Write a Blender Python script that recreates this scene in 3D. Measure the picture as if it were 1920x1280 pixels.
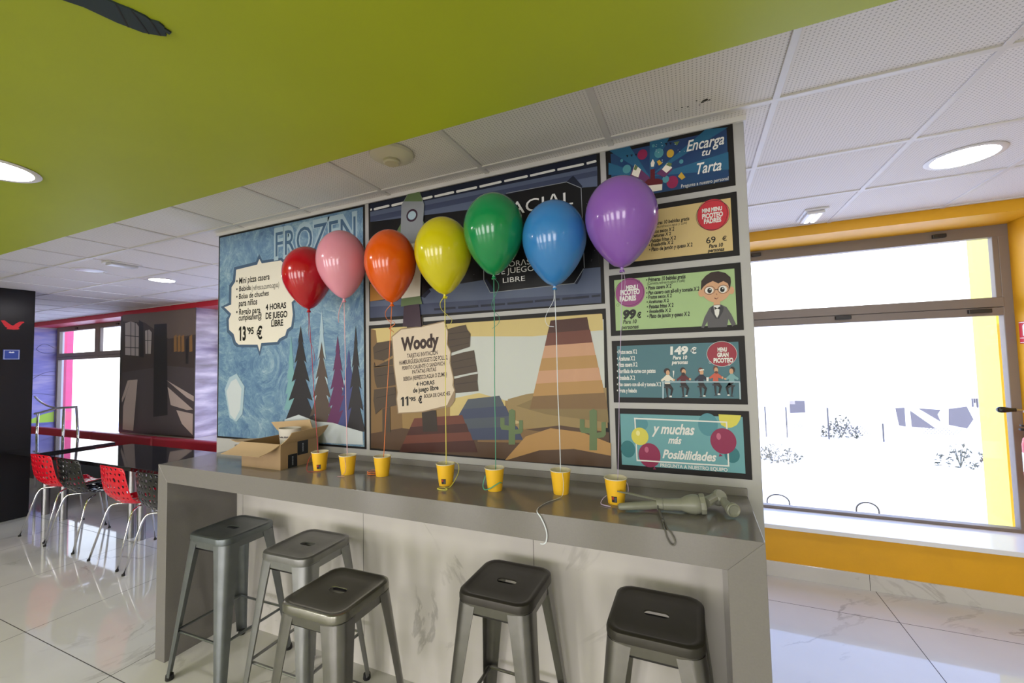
import bpy, bmesh, math, random
from mathutils import Vector, Matrix
from mathutils.geometry import tessellate_polygon

for o in list(bpy.data.objects):
    bpy.data.objects.remove(o)
sc = bpy.context.scene
COL = sc.collection
PI = math.pi

# ------------------------------------------------------------------ camera
cam_d = bpy.data.cameras.new('camera')
cam = bpy.data.objects.new('camera', cam_d)
COL.objects.link(cam)
cam_d.sensor_width = 36.0
cam_d.lens = 786.325 / 1920 * 36.0
cam_d.clip_start = 0.02
yaw, pitch, roll = 0.4085, 0.0486, -0.0237
_R = Vector((math.cos(yaw), math.sin(yaw), 0)); _F = Vector((-math.sin(yaw), math.cos(yaw), 0)); _U = Vector((0, 0, 1))
_F2 = _F * math.cos(pitch) + _U * math.sin(pitch); _U2 = -_F * math.sin(pitch) + _U * math.cos(pitch)
_R3 = _R * math.cos(roll) + _U2 * math.sin(roll); _U3 = -_R * math.sin(roll) + _U2 * math.cos(roll)
cam.matrix_world = Matrix(((_R3.x, _U3.x, -_F2.x, 2.9736), (_R3.y, _U3.y, -_F2.y, -1.8207), (_R3.z, _U3.z, -_F2.z, 1.5742), (0, 0, 0, 1)))
sc.camera = cam

# ------------------------------------------------------------------ sky, daylight, exposure
vs = sc.view_settings
vs.view_transform = 'Standard'
vs.look = 'None'
vs.gamma = 1.0
vs.use_curve_mapping = False
vs.exposure = 0.4
world = bpy.data.worlds.new('sky')
sc.world = world
world.use_nodes = True
nt = world.node_tree
nt.nodes.clear()
wo = nt.nodes.new('ShaderNodeOutputWorld'); bg = nt.nodes.new('ShaderNodeBackground')
tc = nt.nodes.new('ShaderNodeTexCoord'); sx = nt.nodes.new('ShaderNodeSeparateXYZ'); rp = nt.nodes.new('ShaderNodeValToRGB')
nt.links.new(tc.outputs['Generated'], sx.inputs[0]); nt.links.new(sx.outputs['Z'], rp.inputs[0])
rp.color_ramp.elements[0].position = 0.0; rp.color_ramp.elements[0].color = (1.0, 1.0, 1.0, 1)
rp.color_ramp.elements[1].position = 0.75; rp.color_ramp.elements[1].color = (0.30, 0.45, 0.92, 1)
_e = rp.color_ramp.elements.new(0.22); _e.color = (0.86, 0.93, 1.0, 1)
_e = rp.color_ramp.elements.new(0.42); _e.color = (0.42, 0.57, 1.0, 1)
nt.links.new(rp.outputs[0], bg.inputs[0]); bg.inputs[1].default_value = 3.1
nt.links.new(bg.outputs[0], wo.inputs[0])

def area_light(name, loc, rot, sx_, sy_, power, color=(1, 1, 1), portal=False):
    d = bpy.data.lights.new(name, 'AREA'); d.shape = 'RECTANGLE'; d.size = sx_; d.size_y = sy_
    d.energy = power; d.color = color
    if portal: d.cycles.is_portal = True
    o = bpy.data.objects.new(name, d); COL.objects.link(o); o.location = loc; o.rotation_euler = rot
    return o
sun_d = bpy.data.lights.new('sun', 'SUN'); sun_d.energy = 4.0; sun_d.angle = math.radians(0.6); sun_d.color = (1.0, 0.95, 0.88)
sun = bpy.data.objects.new('sun', sun_d); COL.objects.link(sun); sun.rotation_euler = (math.radians(26), 0, math.radians(-8))   # high behind the building
# added fill lamps behind the camera imitate shop-front daylight; street windows get portals
for x_ in (-4.0, -1.8, 0.4, 2.6, 4.8):
    area_light('unseen_fill_lamp', (x_, -7.15, 1.33), (math.radians(90), 0, 0), 1.15, 2.1, 52, (1.0, 0.95, 0.98))
for n_, x0, x1 in (('window_portal', 2.2, 4.95), ('window_portal', -8.25, -5.22), ('window_portal', -3.3, -0.3)):
    area_light(n_, ((x0 + x1) / 2, 2.16, 1.39), (math.radians(-90), 0, 0), x1 - x0, 2.04, 1, portal=True)

# ------------------------------------------------------------------ helpers
def S(r, g, b, gain=1.0):
    f = lambda c: min(0.92, gain * (((c / 255) / 12.92) if c <= 10 else (((c / 255) + 0.055) / 1.055) ** 2.4))
    return (f(r), f(g), f(b), 1)

MATS = {}
def mat(name, color=(0.8, 0.8, 0.8, 1), rough=0.5, metal=0.0, coat=0.0, spec=0.5, emit=None, es=0.0, noise=0.0, nscale=20.0, bump=0.0, bscale=200.0):
    if name in MATS: return MATS[name]
    m = bpy.data.materials.new(name); m.use_nodes = True
    n = m.node_tree.nodes; l = m.node_tree.links
    p = n['Principled BSDF']
    p.inputs['Base Color'].default_value = color; p.inputs['Roughness'].default_value = rough; p.inputs['Metallic'].default_value = metal
    p.inputs['Coat Weight'].default_value = coat; p.inputs['Coat Roughness'].default_value = 0.06
    p.inputs['Specular IOR Level'].default_value = spec
    if emit:
        p.inputs['Emission Color'].default_value = emit; p.inputs['Emission Strength'].default_value = es
    if noise or bump:
        t = n.new('ShaderNodeTexCoord')
    if noise:
        tx = n.new('ShaderNodeTexNoise'); tx.inputs['Scale'].default_value = nscale; tx.inputs['Detail'].default_value = 5
        l.new(t.outputs['Object'], tx.inputs['Vector'])
        mr = n.new('ShaderNodeMapRange'); mr.inputs['From Min'].default_value = 0.3; mr.inputs['From Max'].default_value = 0.7
        mr.inputs['To Min'].default_value = 1 - noise; mr.inputs['To Max'].default_value = 1 + noise
        l.new(tx.outputs['Fac'], mr.inputs['Value'])
        mx = n.new('ShaderNodeVectorMath'); mx.operation = 'SCALE'; mx.inputs[0].default_value = color[:3]
        l.new(mr.outputs[0], mx.inputs['Scale']); l.new(mx.outputs[0], p.inputs['Base Color'])
    if bump:
        tb = n.new('ShaderNodeTexNoise'); tb.inputs['Scale'].default_value = bscale
        l.new(t.outputs['Object'], tb.inputs['Vector'])
        b = n.new('ShaderNodeBump'); b.inputs['Strength'].default_value = bump; b.inputs['Distance'].default_value = 0.002
        l.new(tb.outputs['Fac'], b.inputs['Height']); l.new(b.outputs[0], p.inputs['Normal'])
    MATS[name] = m
    return m

def nodes(name, rough=0.5):
    m = bpy.data.materials.new(name); m.use_nodes = True; MATS[name] = m
    p = m.node_tree.nodes['Principled BSDF']; p.inputs['Roughness'].default_value = rough
    return m, m.node_tree.nodes, m.node_tree.links, p

def math_node(n, l, op, a, b=None, c=None):
    k = n.new('ShaderNodeMath'); k.operation = op
    for i, v in enumerate((a, b, c)):
        if v is None: continue
        if isinstance(v, (int, float)): k.inputs[i].default_value = v
        else: l.new(v, k.inputs[i])
    return k.outputs[0]

def marble(name, base, vein, rough, jx=None, jy=None, sx_=1.0, sy_=1.0, axis='XY', vscale=0.9, w=0.0022):
    m, n, l, p = nodes(name, rough)
    p.inputs['Specular IOR Level'].default_value = 0.38
    t = n.new('ShaderNodeTexCoord'); s = n.new('ShaderNodeSeparateXYZ'); l.new(t.outputs['Object'], s.inputs[0])
    nz = n.new('ShaderNodeTexNoise'); nz.inputs['Scale'].default_value = vscale; nz.inputs['Detail'].default_value = 9; nz.inputs['Roughness'].default_value = 0.58; nz.inputs['Distortion'].default_value = 1.1
    l.new(t.outputs['Object'], nz.inputs['Vector'])
    d = math_node(n, l, 'ABSOLUTE', math_node(n, l, 'SUBTRACT', nz.outputs['Fac'], 0.5))
    v = n.new('ShaderNodeMapRange'); v.interpolation_type = 'SMOOTHSTEP'; l.new(d, v.inputs['Value']); v.inputs['From Min'].default_value = 0.0; v.inputs['From Max'].default_value = 0.022; v.inputs['To Min'].default_value = 1; v.inputs['To Max'].default_value = 0
    n2 = n.new('ShaderNodeTexNoise'); n2.inputs['Scale'].default_value = vscale * 1.7; n2.inputs['Detail'].default_value = 4; l.new(t.outputs['Object'], n2.inputs['Vector'])
    g = n.new('ShaderNodeMapRange'); l.new(n2.outputs['Fac'], g.inputs['Value']); g.inputs['From Min'].default_value = 0.48; g.inputs['From Max'].default_value = 0.66
    fac = math_node(n, l, 'MULTIPLY', v.outputs[0], g.outputs[0])
    cl = n.new('ShaderNodeMapRange'); l.new(n2.outputs['Fac'], cl.inputs['Value']); cl.inputs['From Min'].default_value = 0.35; cl.inputs['From Max'].default_value = 0.75; cl.inputs['To Min'].default_value = 0.0; cl.inputs['To Max'].default_value = 0.22
    fac = math_node(n, l, 'MAXIMUM', math_node(n, l, 'MULTIPLY', fac, 0.75), cl.outputs[0])
    mx = n.new('ShaderNodeMix'); mx.data_type = 'RGBA'; mx.inputs[6].default_value = base; mx.inputs[7].default_value = vein
    l.new(fac, mx.inputs[0]); out = mx.outputs[2]
    if jx is not None:
        a, b = (s.outputs['X'], s.outputs['Y']) if axis == 'XY' else (s.outputs['X'], s.outputs['Z'])
        def joint(c, off, size):
            f = math_node(n, l, 'FRACT', math_node(n, l, 'DIVIDE', math_node(n, l, 'SUBTRACT', c, off - size / 2 - 40 * size), size))
            return math_node(n, l, 'LESS_THAN', math_node(n, l, 'ABSOLUTE', math_node(n, l, 'SUBTRACT', f, 0.5)), w / size)
        j = joint(a, jx, sx_)
        if jy is not None: j = math_node(n, l, 'MAXIMUM', j, joint(b, jy, sy_))
        m2 = n.new('ShaderNodeMix'); m2.data_type = 'RGBA'; l.new(j, m2.inputs[0]); l.new(out, m2.inputs[6]); m2.inputs[7].default_value = (0.055, 0.05, 0.045, 1); out = m2.outputs[2]
        l.new(math_node(n, l, 'ADD', math_node(n, l, 'MULTIPLY', j, 0.5), rough), p.inputs['Roughness'])
    l.new(out, p.inputs['Base Color'])
    return m

def link(name, me, m=None, parent=None):
    o = bpy.data.objects.new(name, me); COL.objects.link(o)
    if m is not None:
        for q in (m if isinstance(m, (list, tuple)) else [m]): me.materials.append(q)
    if parent is not None: o.parent = parent
    return o

def obj(name, bm, m=None, parent=None, smooth=None, loc=None):
    bm.normal_update()
    me = bpy.data.meshes.new(name); bm.to_mesh(me); bm.free()
    if smooth is not None:
        for p in me.polygons: p.use_smooth = True
        if smooth < 180: me.set_sharp_from_angle(angle=math.radians(smooth))
    o = link(name, me, m, parent)
    if loc is not None: o.location = loc
    return o

def tag(o, label, cat, group=None, kind=None):
    o['label'] = label; o['category'] = cat
    if group: o['group'] = group
    if kind: o['kind'] = kind
    return o
def struct(o, label=None):
    o['kind'] = 'structure'
    if label: o['label'] = label
    return o
def thing(name, label, cat, loc=(0, 0, 0), rz=0.0, group=None):
    o = bpy.data.objects.new(name, None); COL.objects.link(o); o.location = loc; o.rotation_euler = (0, 0, rz)
    o.empty_display_size = 0.1
    return tag(o, label, cat, group)
def dup(root, loc, rz=0.0, label=None, materials=None):
    r = root.copy(); COL.objects.link(r); r.location = loc; r.rotation_euler = (0, 0, rz)
    if label: r['label'] = label
    for ch in root.children:
        c = ch.copy(); COL.objects.link(c); c.parent = r
        for g in ch.children:
            d = g.copy(); COL.objects.link(d); d.parent = c
    return r

def box(bm, x0, x1, y0, y1, z0, z1, bev=0.0, seg=2):
    vs_ = [bm.verts.new(p) for p in ((x0, y0, z0), (x1, y0, z0), (x1, y1, z0), (x0, y1, z0), (x0, y0, z1), (x1, y0, z1), (x1, y1, z1), (x0, y1, z1))]
    fs = [bm.faces.new([vs_[i] for i in q]) for q in ((3, 2, 1, 0), (4, 5, 6, 7), (0, 1, 5, 4), (1, 2, 6, 5), (2, 3, 7, 6), (3, 0, 4, 7))]
    if bev:
        es = list({e for f in fs for e in f.edges})
        bmesh.ops.bevel(bm, geom=es, offset=bev, segments=seg, profile=0.5, affect='EDGES')
    return bm
def BOX(*a, **k): return box(bmesh.new(), *a, **k)

def prism(bm, pts, axis, a, b, bev=0.0):
    """polygon pts (2-d) swept along an axis from a to b"""
    def P(u, v, w): return (w, u, v) if axis == 'x' else ((u, w, v) if axis == 'y' else (u, v, w))
    A = [bm.verts.new(P(u, v, a)) for u, v in pts]; B = [bm.verts.new(P(u, v, b)) for u, v in pts]
    n = len(pts); fs = [bm.faces.new(A), bm.faces.new(B[::-1])]
    for i in range(n): fs.append(bm.faces.new((A[i], B[i], B[(i + 1) % n], A[(i + 1) % n])))
    bmesh.ops.recalc_face_normals(bm, faces=fs)
    if bev: bmesh.ops.bevel(bm, geom=list({e for f in fs for e in f.edges}), offset=bev, segments=2, profile=0.5, affect='EDGES')
    return bm

def lathe(bm, prof, seg=32, center=(0, 0, 0), cap0=True, cap1=True, axis=None):
    """prof: [(r, h)], revolved about +z (or the given axis vector) at center"""
    rot = Vector((0, 0, 1)).rotation_difference(Vector(axis).normalized()).to_matrix() if axis else Matrix.Identity(3)
    c = Vector(center); rings = []
    for r, h in prof:
        if r < 1e-6: rings.append([bm.verts.new(c + rot @ Vector((0, 0, h)))])
        else: rings.append([bm.verts.new(c + rot @ Vector((r * math.cos(2 * PI * i / seg), r * math.sin(2 * PI * i / seg), h))) for i in range(seg)])
    for a, b in zip(rings, rings[1:]):
        for i in range(seg):
            j = (i + 1) % seg
            if len(a) == 1 and len(b) == 1: continue
            if len(a) == 1: bm.faces.new((a[0], b[j], b[i]))
            elif len(b) == 1: bm.faces.new((a[i], a[j], b[0]))
            else: bm.faces.new((a[i], a[j], b[j], b[i]))
    if cap0 and len(rings[0]) > 1: bm.faces.new(rings[0][::-1])
    if cap1 and len(rings[-1]) > 1: bm.faces.new(rings[-1])
    bmesh.ops.recalc_face_normals(bm, faces=bm.faces[:])
    return bm

def smooth_path(pts, n=8):
    P = [Vector(p) for p in pts]; P = [P[0] * 2 - P[1]] + P + [P[-1] * 2 - P[-2]]; out = []
    for i in range(1, len(P) - 2):
        for k in range(n):
            t = k / n
            out.append(0.5 * ((2 * P[i]) + (P[i + 1] - P[i - 1]) * t + (2 * P[i - 1] - 5 * P[i] + 4 * P[i + 1] - P[i + 2]) * t * t + (3 * P[i] - P[i - 1] - 3 * P[i + 1] + P[i + 2]) * t ** 3))
    out.append(P[-2]); return out

def tube(bm, pts, r, seg=8, closed=False, flat=1.0, caps=True):
    pts = [Vector(p) for p in pts]; n = len(pts); rings = []
    up = Vector((0.13, 0.21, 0.97)); prev = None
    for i, p in enumerate(pts):
        a = pts[(i - 1) % n] if closed or i > 0 else p
        b = pts[(i + 1) % n] if closed or i < n - 1 else p
        t = (b - a).normalized()
        if prev is None: u = t.cross(up).normalized()
        else:
            u = prev - t * prev.dot(t)
            u = u.normalized() if u.length > 1e-6 else t.cross(up).normalized()
        prev = u; v = t.cross(u)
        rr = r[i] if isinstance(r, (list, tuple)) else r
        rings.append([bm.verts.new(p + u * (rr * math.cos(2 * PI * k / seg)) + v * (rr * flat * math.sin(2 * PI * k / seg))) for k in range(seg)])
    m = n if closed else n - 1
    for i in range(m):
        A, B = rings[i], rings[(i + 1) % n]
        for k in range(seg):
            j = (k + 1) % seg
            bm.faces.new((A[k], A[j], B[j], B[k]))
    if not closed and caps:
        bm.faces.new(rings[0][::-1]); bm.faces.new(rings[-1])
    return bm

def quadstrip(bm, A, B, closed=True):
    n = len(A)
    for i in range(n if closed else n - 1):
        j = (i + 1) % n
        bm.faces.new((A[i], A[j], B[j], B[i]))

# ------------------------------------------------------------------ materials
H = 2.504
WHITE = mat('white_paint', (0.41, 0.405, 0.40, 1), 0.45)
GREEN = mat('lime_green_paint', S(150, 160, 30, 1.25), 0.5, noise=0.03, nscale=3)
YELLOW = mat('mustard_yellow_paint', S(205, 150, 12, 1.25), 0.45, noise=0.04, nscale=6, bump=0.2, bscale=60)
REDP = mat('red_paint', S(165, 22, 40, 1.2), 0.4)
BLACKW = mat('black_satin_panel', (0.009, 0.009, 0.011, 1), 0.24, spec=0.3)
FRAMEM = mat('bronze_aluminium', (0.20, 0.165, 0.14, 1), 0.42, metal=0.0)
FRAMED = mat('dark_fitting', (0.02, 0.018, 0.018, 1), 0.4)
QUARTZ = mat('grey_quartz', (0.205, 0.192, 0.184, 1), 0.13, noise=0.03, nscale=180)
CHROME = mat('chrome', (0.78, 0.78, 0.8, 1), 0.08, metal=1.0)
STEEL = mat('brushed_steel', (0.36, 0.36, 0.36, 1), 0.28, metal=1.0)
RUBBER = mat('black_rubber', (0.012, 0.012, 0.012, 1), 0.6)
GLOSSB = mat('black_gloss_top', (0.014, 0.014, 0.017, 1), 0.04)
REDPL = mat('red_plastic', S(205, 18, 40, 1.2), 0.14)
BLACKPL = mat('black_plastic', (0.014, 0.014, 0.015, 1), 0.16)
VINYL = mat('red_vinyl', S(140, 18, 38, 1.2), 0.4, bump=0.15, bscale=300)
TRIMW = mat('white_metal_trim', (0.74, 0.72, 0.71, 1), 0.35)
OFFW = mat('ivory_plastic', (0.70, 0.66, 0.52, 1), 0.35)
LAMP = mat('lit_diffuser', (0.9, 0.9, 0.9, 1), 0.5, emit=(1.0, 0.95, 0.97, 1), es=62.0)
GREYP = mat('grey_reflector', (0.55, 0.54, 0.54, 1), 0.3)
SILL = mat('white_stone', (0.82, 0.82, 0.82, 1), 0.12)
FLOOR = marble('polished_marble_tile', (0.66, 0.645, 0.62, 1), (0.33, 0.31, 0.29, 1), 0.045, jx=0.132, jy=0.394, sx_=0.970, sy_=0.99)
CLAD = marble('marble_cladding', (0.70, 0.665, 0.635, 1), (0.36, 0.34, 0.32, 1), 0.09, jx=2.287, jy=None, sx_=0.97, axis='XZ', w=0.0012, vscale=1.1)
SKIRT = marble('marble_skirting', (0.66, 0.64, 0.60, 1), (0.34, 0.31, 0.28, 1), 0.12, jx=3.984, jy=None, sx_=0.97, axis='XZ', w=0.0015)

def glass_mat():
    m = bpy.data.materials.new('window_glass'); m.use_nodes = True; n = m.node_tree.nodes; l = m.node_tree.links
    n.remove(n['Principled BSDF']); o = n['Material Output']
    t = n.new('ShaderNodeBsdfTransparent'); g = n.new('ShaderNodeBsdfGlossy'); g.inputs['Roughness'].default_value = 0.0
    f = n.new('ShaderNodeLayerWeight'); x = n.new('ShaderNodeMixShader')
    fc = math_node(n, l, 'ADD', math_node(n, l, 'MULTIPLY', math_node(n, l, 'POWER', f.outputs['Facing'], 5.0), 0.5), 0.03)
    l.new(fc, x.inputs[0]); l.new(t.outputs[0], x.inputs[1]); l.new(g.outputs[0], x.inputs[2]); l.new(x.outputs[0], o.inputs[0])
    return m
GLASS = glass_mat()

def tile_ceiling_mat():
    m, n, l, p = nodes('perforated_ceiling_tile', 0.7)
    t = n.new('ShaderNodeTexCoord'); s = n.new('ShaderNodeSeparateXYZ'); l.new(t.outputs['Object'], s.inputs[0])
    def f(c):
        return math_node(n, l, 'SUBTRACT', math_node(n, l, 'FRACT', math_node(n, l, 'DIVIDE', math_node(n, l, 'ADD', c, 50.0), 0.0125)), 0.5)
    a = f(s.outputs['X']); b = f(s.outputs['Y'])
    d = math_node(n, l, 'SQRT', math_node(n, l, 'ADD', math_node(n, l, 'MULTIPLY', a, a), math_node(n, l, 'MULTIPLY', b, b)))
    h = math_node(n, l, 'LESS_THAN', d, 0.21)
    mx = n.new('ShaderNodeMix'); mx.data_type = 'RGBA'; l.new(h, mx.inputs[0]); mx.inputs[6].default_value = (0.84, 0.80, 0.785, 1); mx.inputs[7].default_value = (0.5, 0.47, 0.46, 1)
    l.new(mx.outputs[2], p.inputs['Base Color'])
    return m
TILE = tile_ceiling_mat()
TBAR = mat('ceiling_bar', (0.70, 0.67, 0.66, 1), 0.4)

# ------------------------------------------------------------------ the room
struct(obj('floor', BOX(-12, 7, -7.2, 1.75, -0.1, 0), FLOOR))
struct(obj('ceiling', BOX(-12, 7, -0.7, 2.2, H, H + 0.1), TILE))
struct(obj('ceiling_bulkhead', BOX(-12, 7, -7.2, -0.655, H - 0.15, H + 0.1), GREEN))
bm = bmesh.new()
for k in range(-20, 12):
    x = 0.274 + 0.6017 * k
    if -11.9 < x < 6.9: box(bm, x - 0.012, x + 0.012, -0.655, 1.749, H - 0.006, H + 0.002, 0.0015, 1)
for k in range(-1, 4):
    y = -0.076 + 0.5985 * k
    box(bm, -12, 7, y - 0.012, y + 0.012, H - 0.0062, H + 0.002, 0.0015, 1)
struct(obj('ceiling_grid', bm, TBAR))
bm = bmesh.new()
prism(bm, [(-0.008, -0.012), (3.195, -0.012), (3.195, 0.14), (-0.008, 0.14)], 'z', H - 0.02, H)
struct(obj('trim_1', bm, TRIMW), 'white metal trim where the poster wall meets the ceiling')
# dark splash stains on the tile above the poster wall
bm = bmesh.new(); random.seed(3)
for cx, cy, r in [(3.05, -0.18, 0.010), (3.04, -0.172, 0.006), (3.062, -0.175, 0.004), (2.99, -0.165, 0.004), (2.97, -0.17, 0.003), (3.02, -0.19, 0.003), (2.95, -0.16, 0.003), (3.03, -0.158, 0.003), (2.92, -0.165, 0.0025)]:
    pts = [(cx + r * random.uniform(.6, 1.2) * math.cos(a * PI / 5), cy + r * random.uniform(.5, 1.0) * math.sin(a * PI / 5)) for a in range(10)]
    prism(bm, pts, 'z', H - 0.0008, H + 0.0002)
struct(obj('ceiling_stain', bm, mat('dark_stain', (0.03, 0.028, 0.026, 1), 0.8), bpy.data.objects['ceiling']))

WT = 1.749; WP = 2.09; WO = 2.20
def wall_piece(name, m, *b): return struct(obj(name, BOX(*b), m))
# street wall, right of the poster wall: yellow
bm = bmesh.new()
box(bm, 0.0, 4.95, WT, WO, 0, 0.345); box(bm, 0.0, 4.95, WT, WO, 2.43, H); box(bm, 4.955, 7, WT, WO, 0, H); 
box(bm, 0.0, 2.2, WT, WO, 0.345, 2.43)
struct(obj('wall_back', bm, YELLOW))
bm = bmesh.new()
box(bm, -12, 0, WT, WO, 2.43, H); box(bm, -12, 0, WT, WO, 0, 0.345)
struct(obj('wall_back_left', bm, REDP))
MURALW = mat('pier_plaster', (0.55, 0.5, 0.55, 1), 0.5)
bm = bmesh.new()
box(bm, -5.217, -3.337, WT, WO, 0.345, 2.43); box(bm, -12, -8.268, WT, WO, 0.345, 2.43); box(bm, -0.3, 0, WT, WO, 0.345, 2.43)
struct(obj('wall_pier', bm, MURALW))
wall_piece('wall_left', WHITE, -12.1, -12, -7.2, 2.2, 0, H)
wall_piece('wall_right', WHITE, 7, 7.1, -7.2, 2.2, 0, H)
bm = bmesh.new(); box(bm, -12, 7, -7.3, -7.2, 0, 0.25); box(bm, -12, 7, -7.3, -7.2, 2.4, H)
for a, b in ((-12, -4.6), (-3.4, -2.4), (-1.2, -0.2), (1.0, 2.0), (3.2, 4.2), (5.4, 7)): box(bm, a, b, -7.3, -7.2, 0.25, 2.4)
struct(obj('wall_front', bm, WHITE))
struct(obj('bay_panel', BOX(-4.6, 6.6, -7.26, -7.25, 0.25, 2.4), mat('bay_panel_white', (0.8, 0.8, 0.8, 1), 0.6)))  # opaque unseen panel closing the bays behind the added fill lamps
struct(obj('baseboard_right', BOX(0.0, 6.9, WT - 0.010, WT + 0.002, 0, 0.103, 0.001, 1), SKIRT))
struct(obj('window_sill', BOX(2.2, 4.953, WT - 0.025, WP + 0.03, 0.338, 0.368, 0.003), SILL))
struct(obj('window_sill', BOX(-8.26, -5.22, WT - 0.01, WP + 0.03, 0.338, 0.368, 0.003), SILL))

def window(name, x0, x1, vents, latches):
    """aluminium shop window: outer frame, a transom, vents above it and one large pane below"""
    bm = bmesh.new(); y0, y1 = WP, WP + 0.06
    z0, z1, zt0, zt1 = 0.368, 2.415, 1.812, 1.935
    box(bm, x0, x0 + 0.055, y0 + 0.0015, y1 - 0.001, z0 + 0.001, z1, 0.004); box(bm, x1 - 0.055, x1, y0 + 0.0015, y1 - 0.001, z0 + 0.001, z1, 0.004)
    box(bm, x0, x1, y0, y1, z1 - 0.065, z1 + 0.02, 0.004); box(bm, x0, x1, y0, y1, z0, z0 + 0.022, 0.003)
    box(bm, x0 + 0.05, x1 - 0.05, y0 + 0.002, y1, zt0, zt0 + 0.055, 0.004); box(bm, x0 + 0.05, x1 - 0.05, y0 - 0.006, y1, zt0 + 0.057, zt1, 0.004)
    for v in vents: box(bm, v - 0.065, v + 0.065, y0 - 0.004, y1, zt0, z1 - 0.04, 0.004)
    f = struct(obj(name, bm, FRAMEM))
    edges = [x0 + 0.055] + [q for v in vents for q in (v - 0.065, v + 0.065)] + [x1 - 0.055]
    for a, b in zip(edges[::2], edges[1::2]):
        for q in ((a - 0.002, a + 0.028, zt1 - 0.002, z1 - 0.06), (b - 0.028, b + 0.002, zt1 - 0.002, z1 - 0.06)): obj('sash', BOX(q[0], q[1], y0 + 0.004, y0 + 0.052, q[2], q[3], 0.003), FRAMEM, f)
        obj('pane', BOX(a, b, y0 + 0.03, y0 + 0.036, zt1, z1 - 0.065), GLASS, f)
    obj('pane', BOX(x0 + 0.05, x1 - 0.05, y0 + 0.03, y0 + 0.036, z0 + 0.02, zt0), GLASS, f)
    for lx, lz, w in latches:
        obj('latch', BOX(lx - w / 2, lx + w / 2, y0 - 0.02, y0 + 0.004, lz - 0.014, lz + 0.014, 0.005), FRAMED, f)
    return f
window('window_1', 2.2, 4.958, [], [(4.02, 1.85, 0.10), (4.78, 1.845, 0.12), (4.60, 2.392, 0.075), (3.47, 2.40, 0.07)])
window('window_2', -8.258, -5.22, [-6.785], [(-7.5, 2.39, 0.08), (-6.1, 2.39, 0.08)])
window('window_3', -3.327, -0.3, [-1.8], [(-2.5, 2.39, 0.08)])

# poster wall (free-standing partition) with its marble cladding under the counter
struct(obj('wall_center', BOX(0.0, 3.187, 0.0, 0.13, 0, H, 0.002, 1), WHITE))
struct(obj('wall_cladding', BOX(0.29, 3.037, -0.05, 0.0, 0, 0.957), CLAD))

# black free-standing wall at the far left, with a red bird and a small wifi plate
pillar = struct(obj('wall_pillar', BOX(-4.25, -3.853, -0.62, 0.371, 0, H, 0.003, 1), BLACKW))
bird = [(0.118, 2.150), (0.145, 2.152), (0.168, 2.128), (0.190, 2.108), (0.203, 2.100), (0.214, 2.106), (0.232, 2.128), (0.256, 2.147), (0.285, 2.150), (0.290, 2.140), (0.274, 2.128), (0.258, 2.100), (0.246, 2.078), (0.256, 2.068), (0.243, 2.060), (0.215, 2.056), (0.160, 2.060), (0.168, 2.072), (0.150, 2.085), (0.138, 2.108)]
bm = prism(bmesh.new(), [(y, z) for y, z in bird], 'x', -3.853, -3.849)
tag(obj('bird_emblem', bm, mat('red_emblem', S(205, 25, 35, 1.2), 0.4)), 'red bird emblem with raised wings on the black wall', 'emblem')
wf = thing('wifi_sign', 'small blue wifi sign with white border on the black wall', 'sign', (-3.852, 0.202, 1.783))
obj('plate', BOX(0, 0.005, -0.062, 0.062, -0.055, 0.055, 0.002), mat('sign_blue', S(35, 60, 140, 1.2), 0.35), wf)
bm = bmesh.new()
for a in ((-0.056, 0.056, 0.046, 0.049), (-0.056, 0.056, -0.049, -0.046), (-0.056, -0.053, -0.049, 0.049), (0.053, 0.056, -0.049, 0.049)): box(bm, 0.0045, 0.0056, *a)
prism(bm, [(-0.022, 0.022), (-0.012, 0.034), (0.0, 0.026), (0.012, 0.034), (0.022, 0.022), (0.012, 0.018), (-0.012, 0.018)], 'x', 0.0045, 0.0056)
obj('border', bm, mat('sign_white', (0.85, 0.85, 0.88, 1), 0.4), wf)

# dark tail-shaped decal on the green bulkhead
bl = [(1.79, -1.50), (1.845, -1.455), (1.868, -1.405), (1.884, -1.362), (1.893, -1.344), (1.899, -1.322), (1.897, -1.312), (1.906, -1.300), (1.903, -1.288), (1.8985, -1.286), (1.8985, -1.272), (1.889, -1.271), (1.8885, -1.279), (1.878, -1.271), (1.864, -1.280), (1.842, -1.300), (1.824, -1.340), (1.812, -1.390), (1.77, -1.46)]
bm = prism(bmesh.new(), bl, 'z', H - 0.1545, H - 0.15)
dc = tag(obj('tail_decal', bm, mat('decal_dark', S(38, 52, 58), 0.5)), 'dark blue grey tail-shaped decal stuck on the green ceiling', 'decal')
bm = bmesh.new()
for (ax, ay), (bx_, by_) in (((1.893, -1.344), (1.85, -1.292)), ((1.8975, -1.312), (1.868, -1.278)), ((1.882, -1.366), (1.832, -1.322))):
    dx, dy = bx_ - ax, by_ - ay; q = math.hypot(dx, dy); nx, ny = -dy / q * 0.0016, dx / q * 0.0016
    prism(bm, [(ax + nx, ay + ny), (bx_ + nx, by_ + ny), (bx_ - nx, by_ - ny), (ax - nx, ay - ny)], 'z', H - 0.155, H - 0.1545)
obj('stripe', bm, mat('decal_black', (0.008, 0.008, 0.01, 1), 0.5), dc)

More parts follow.
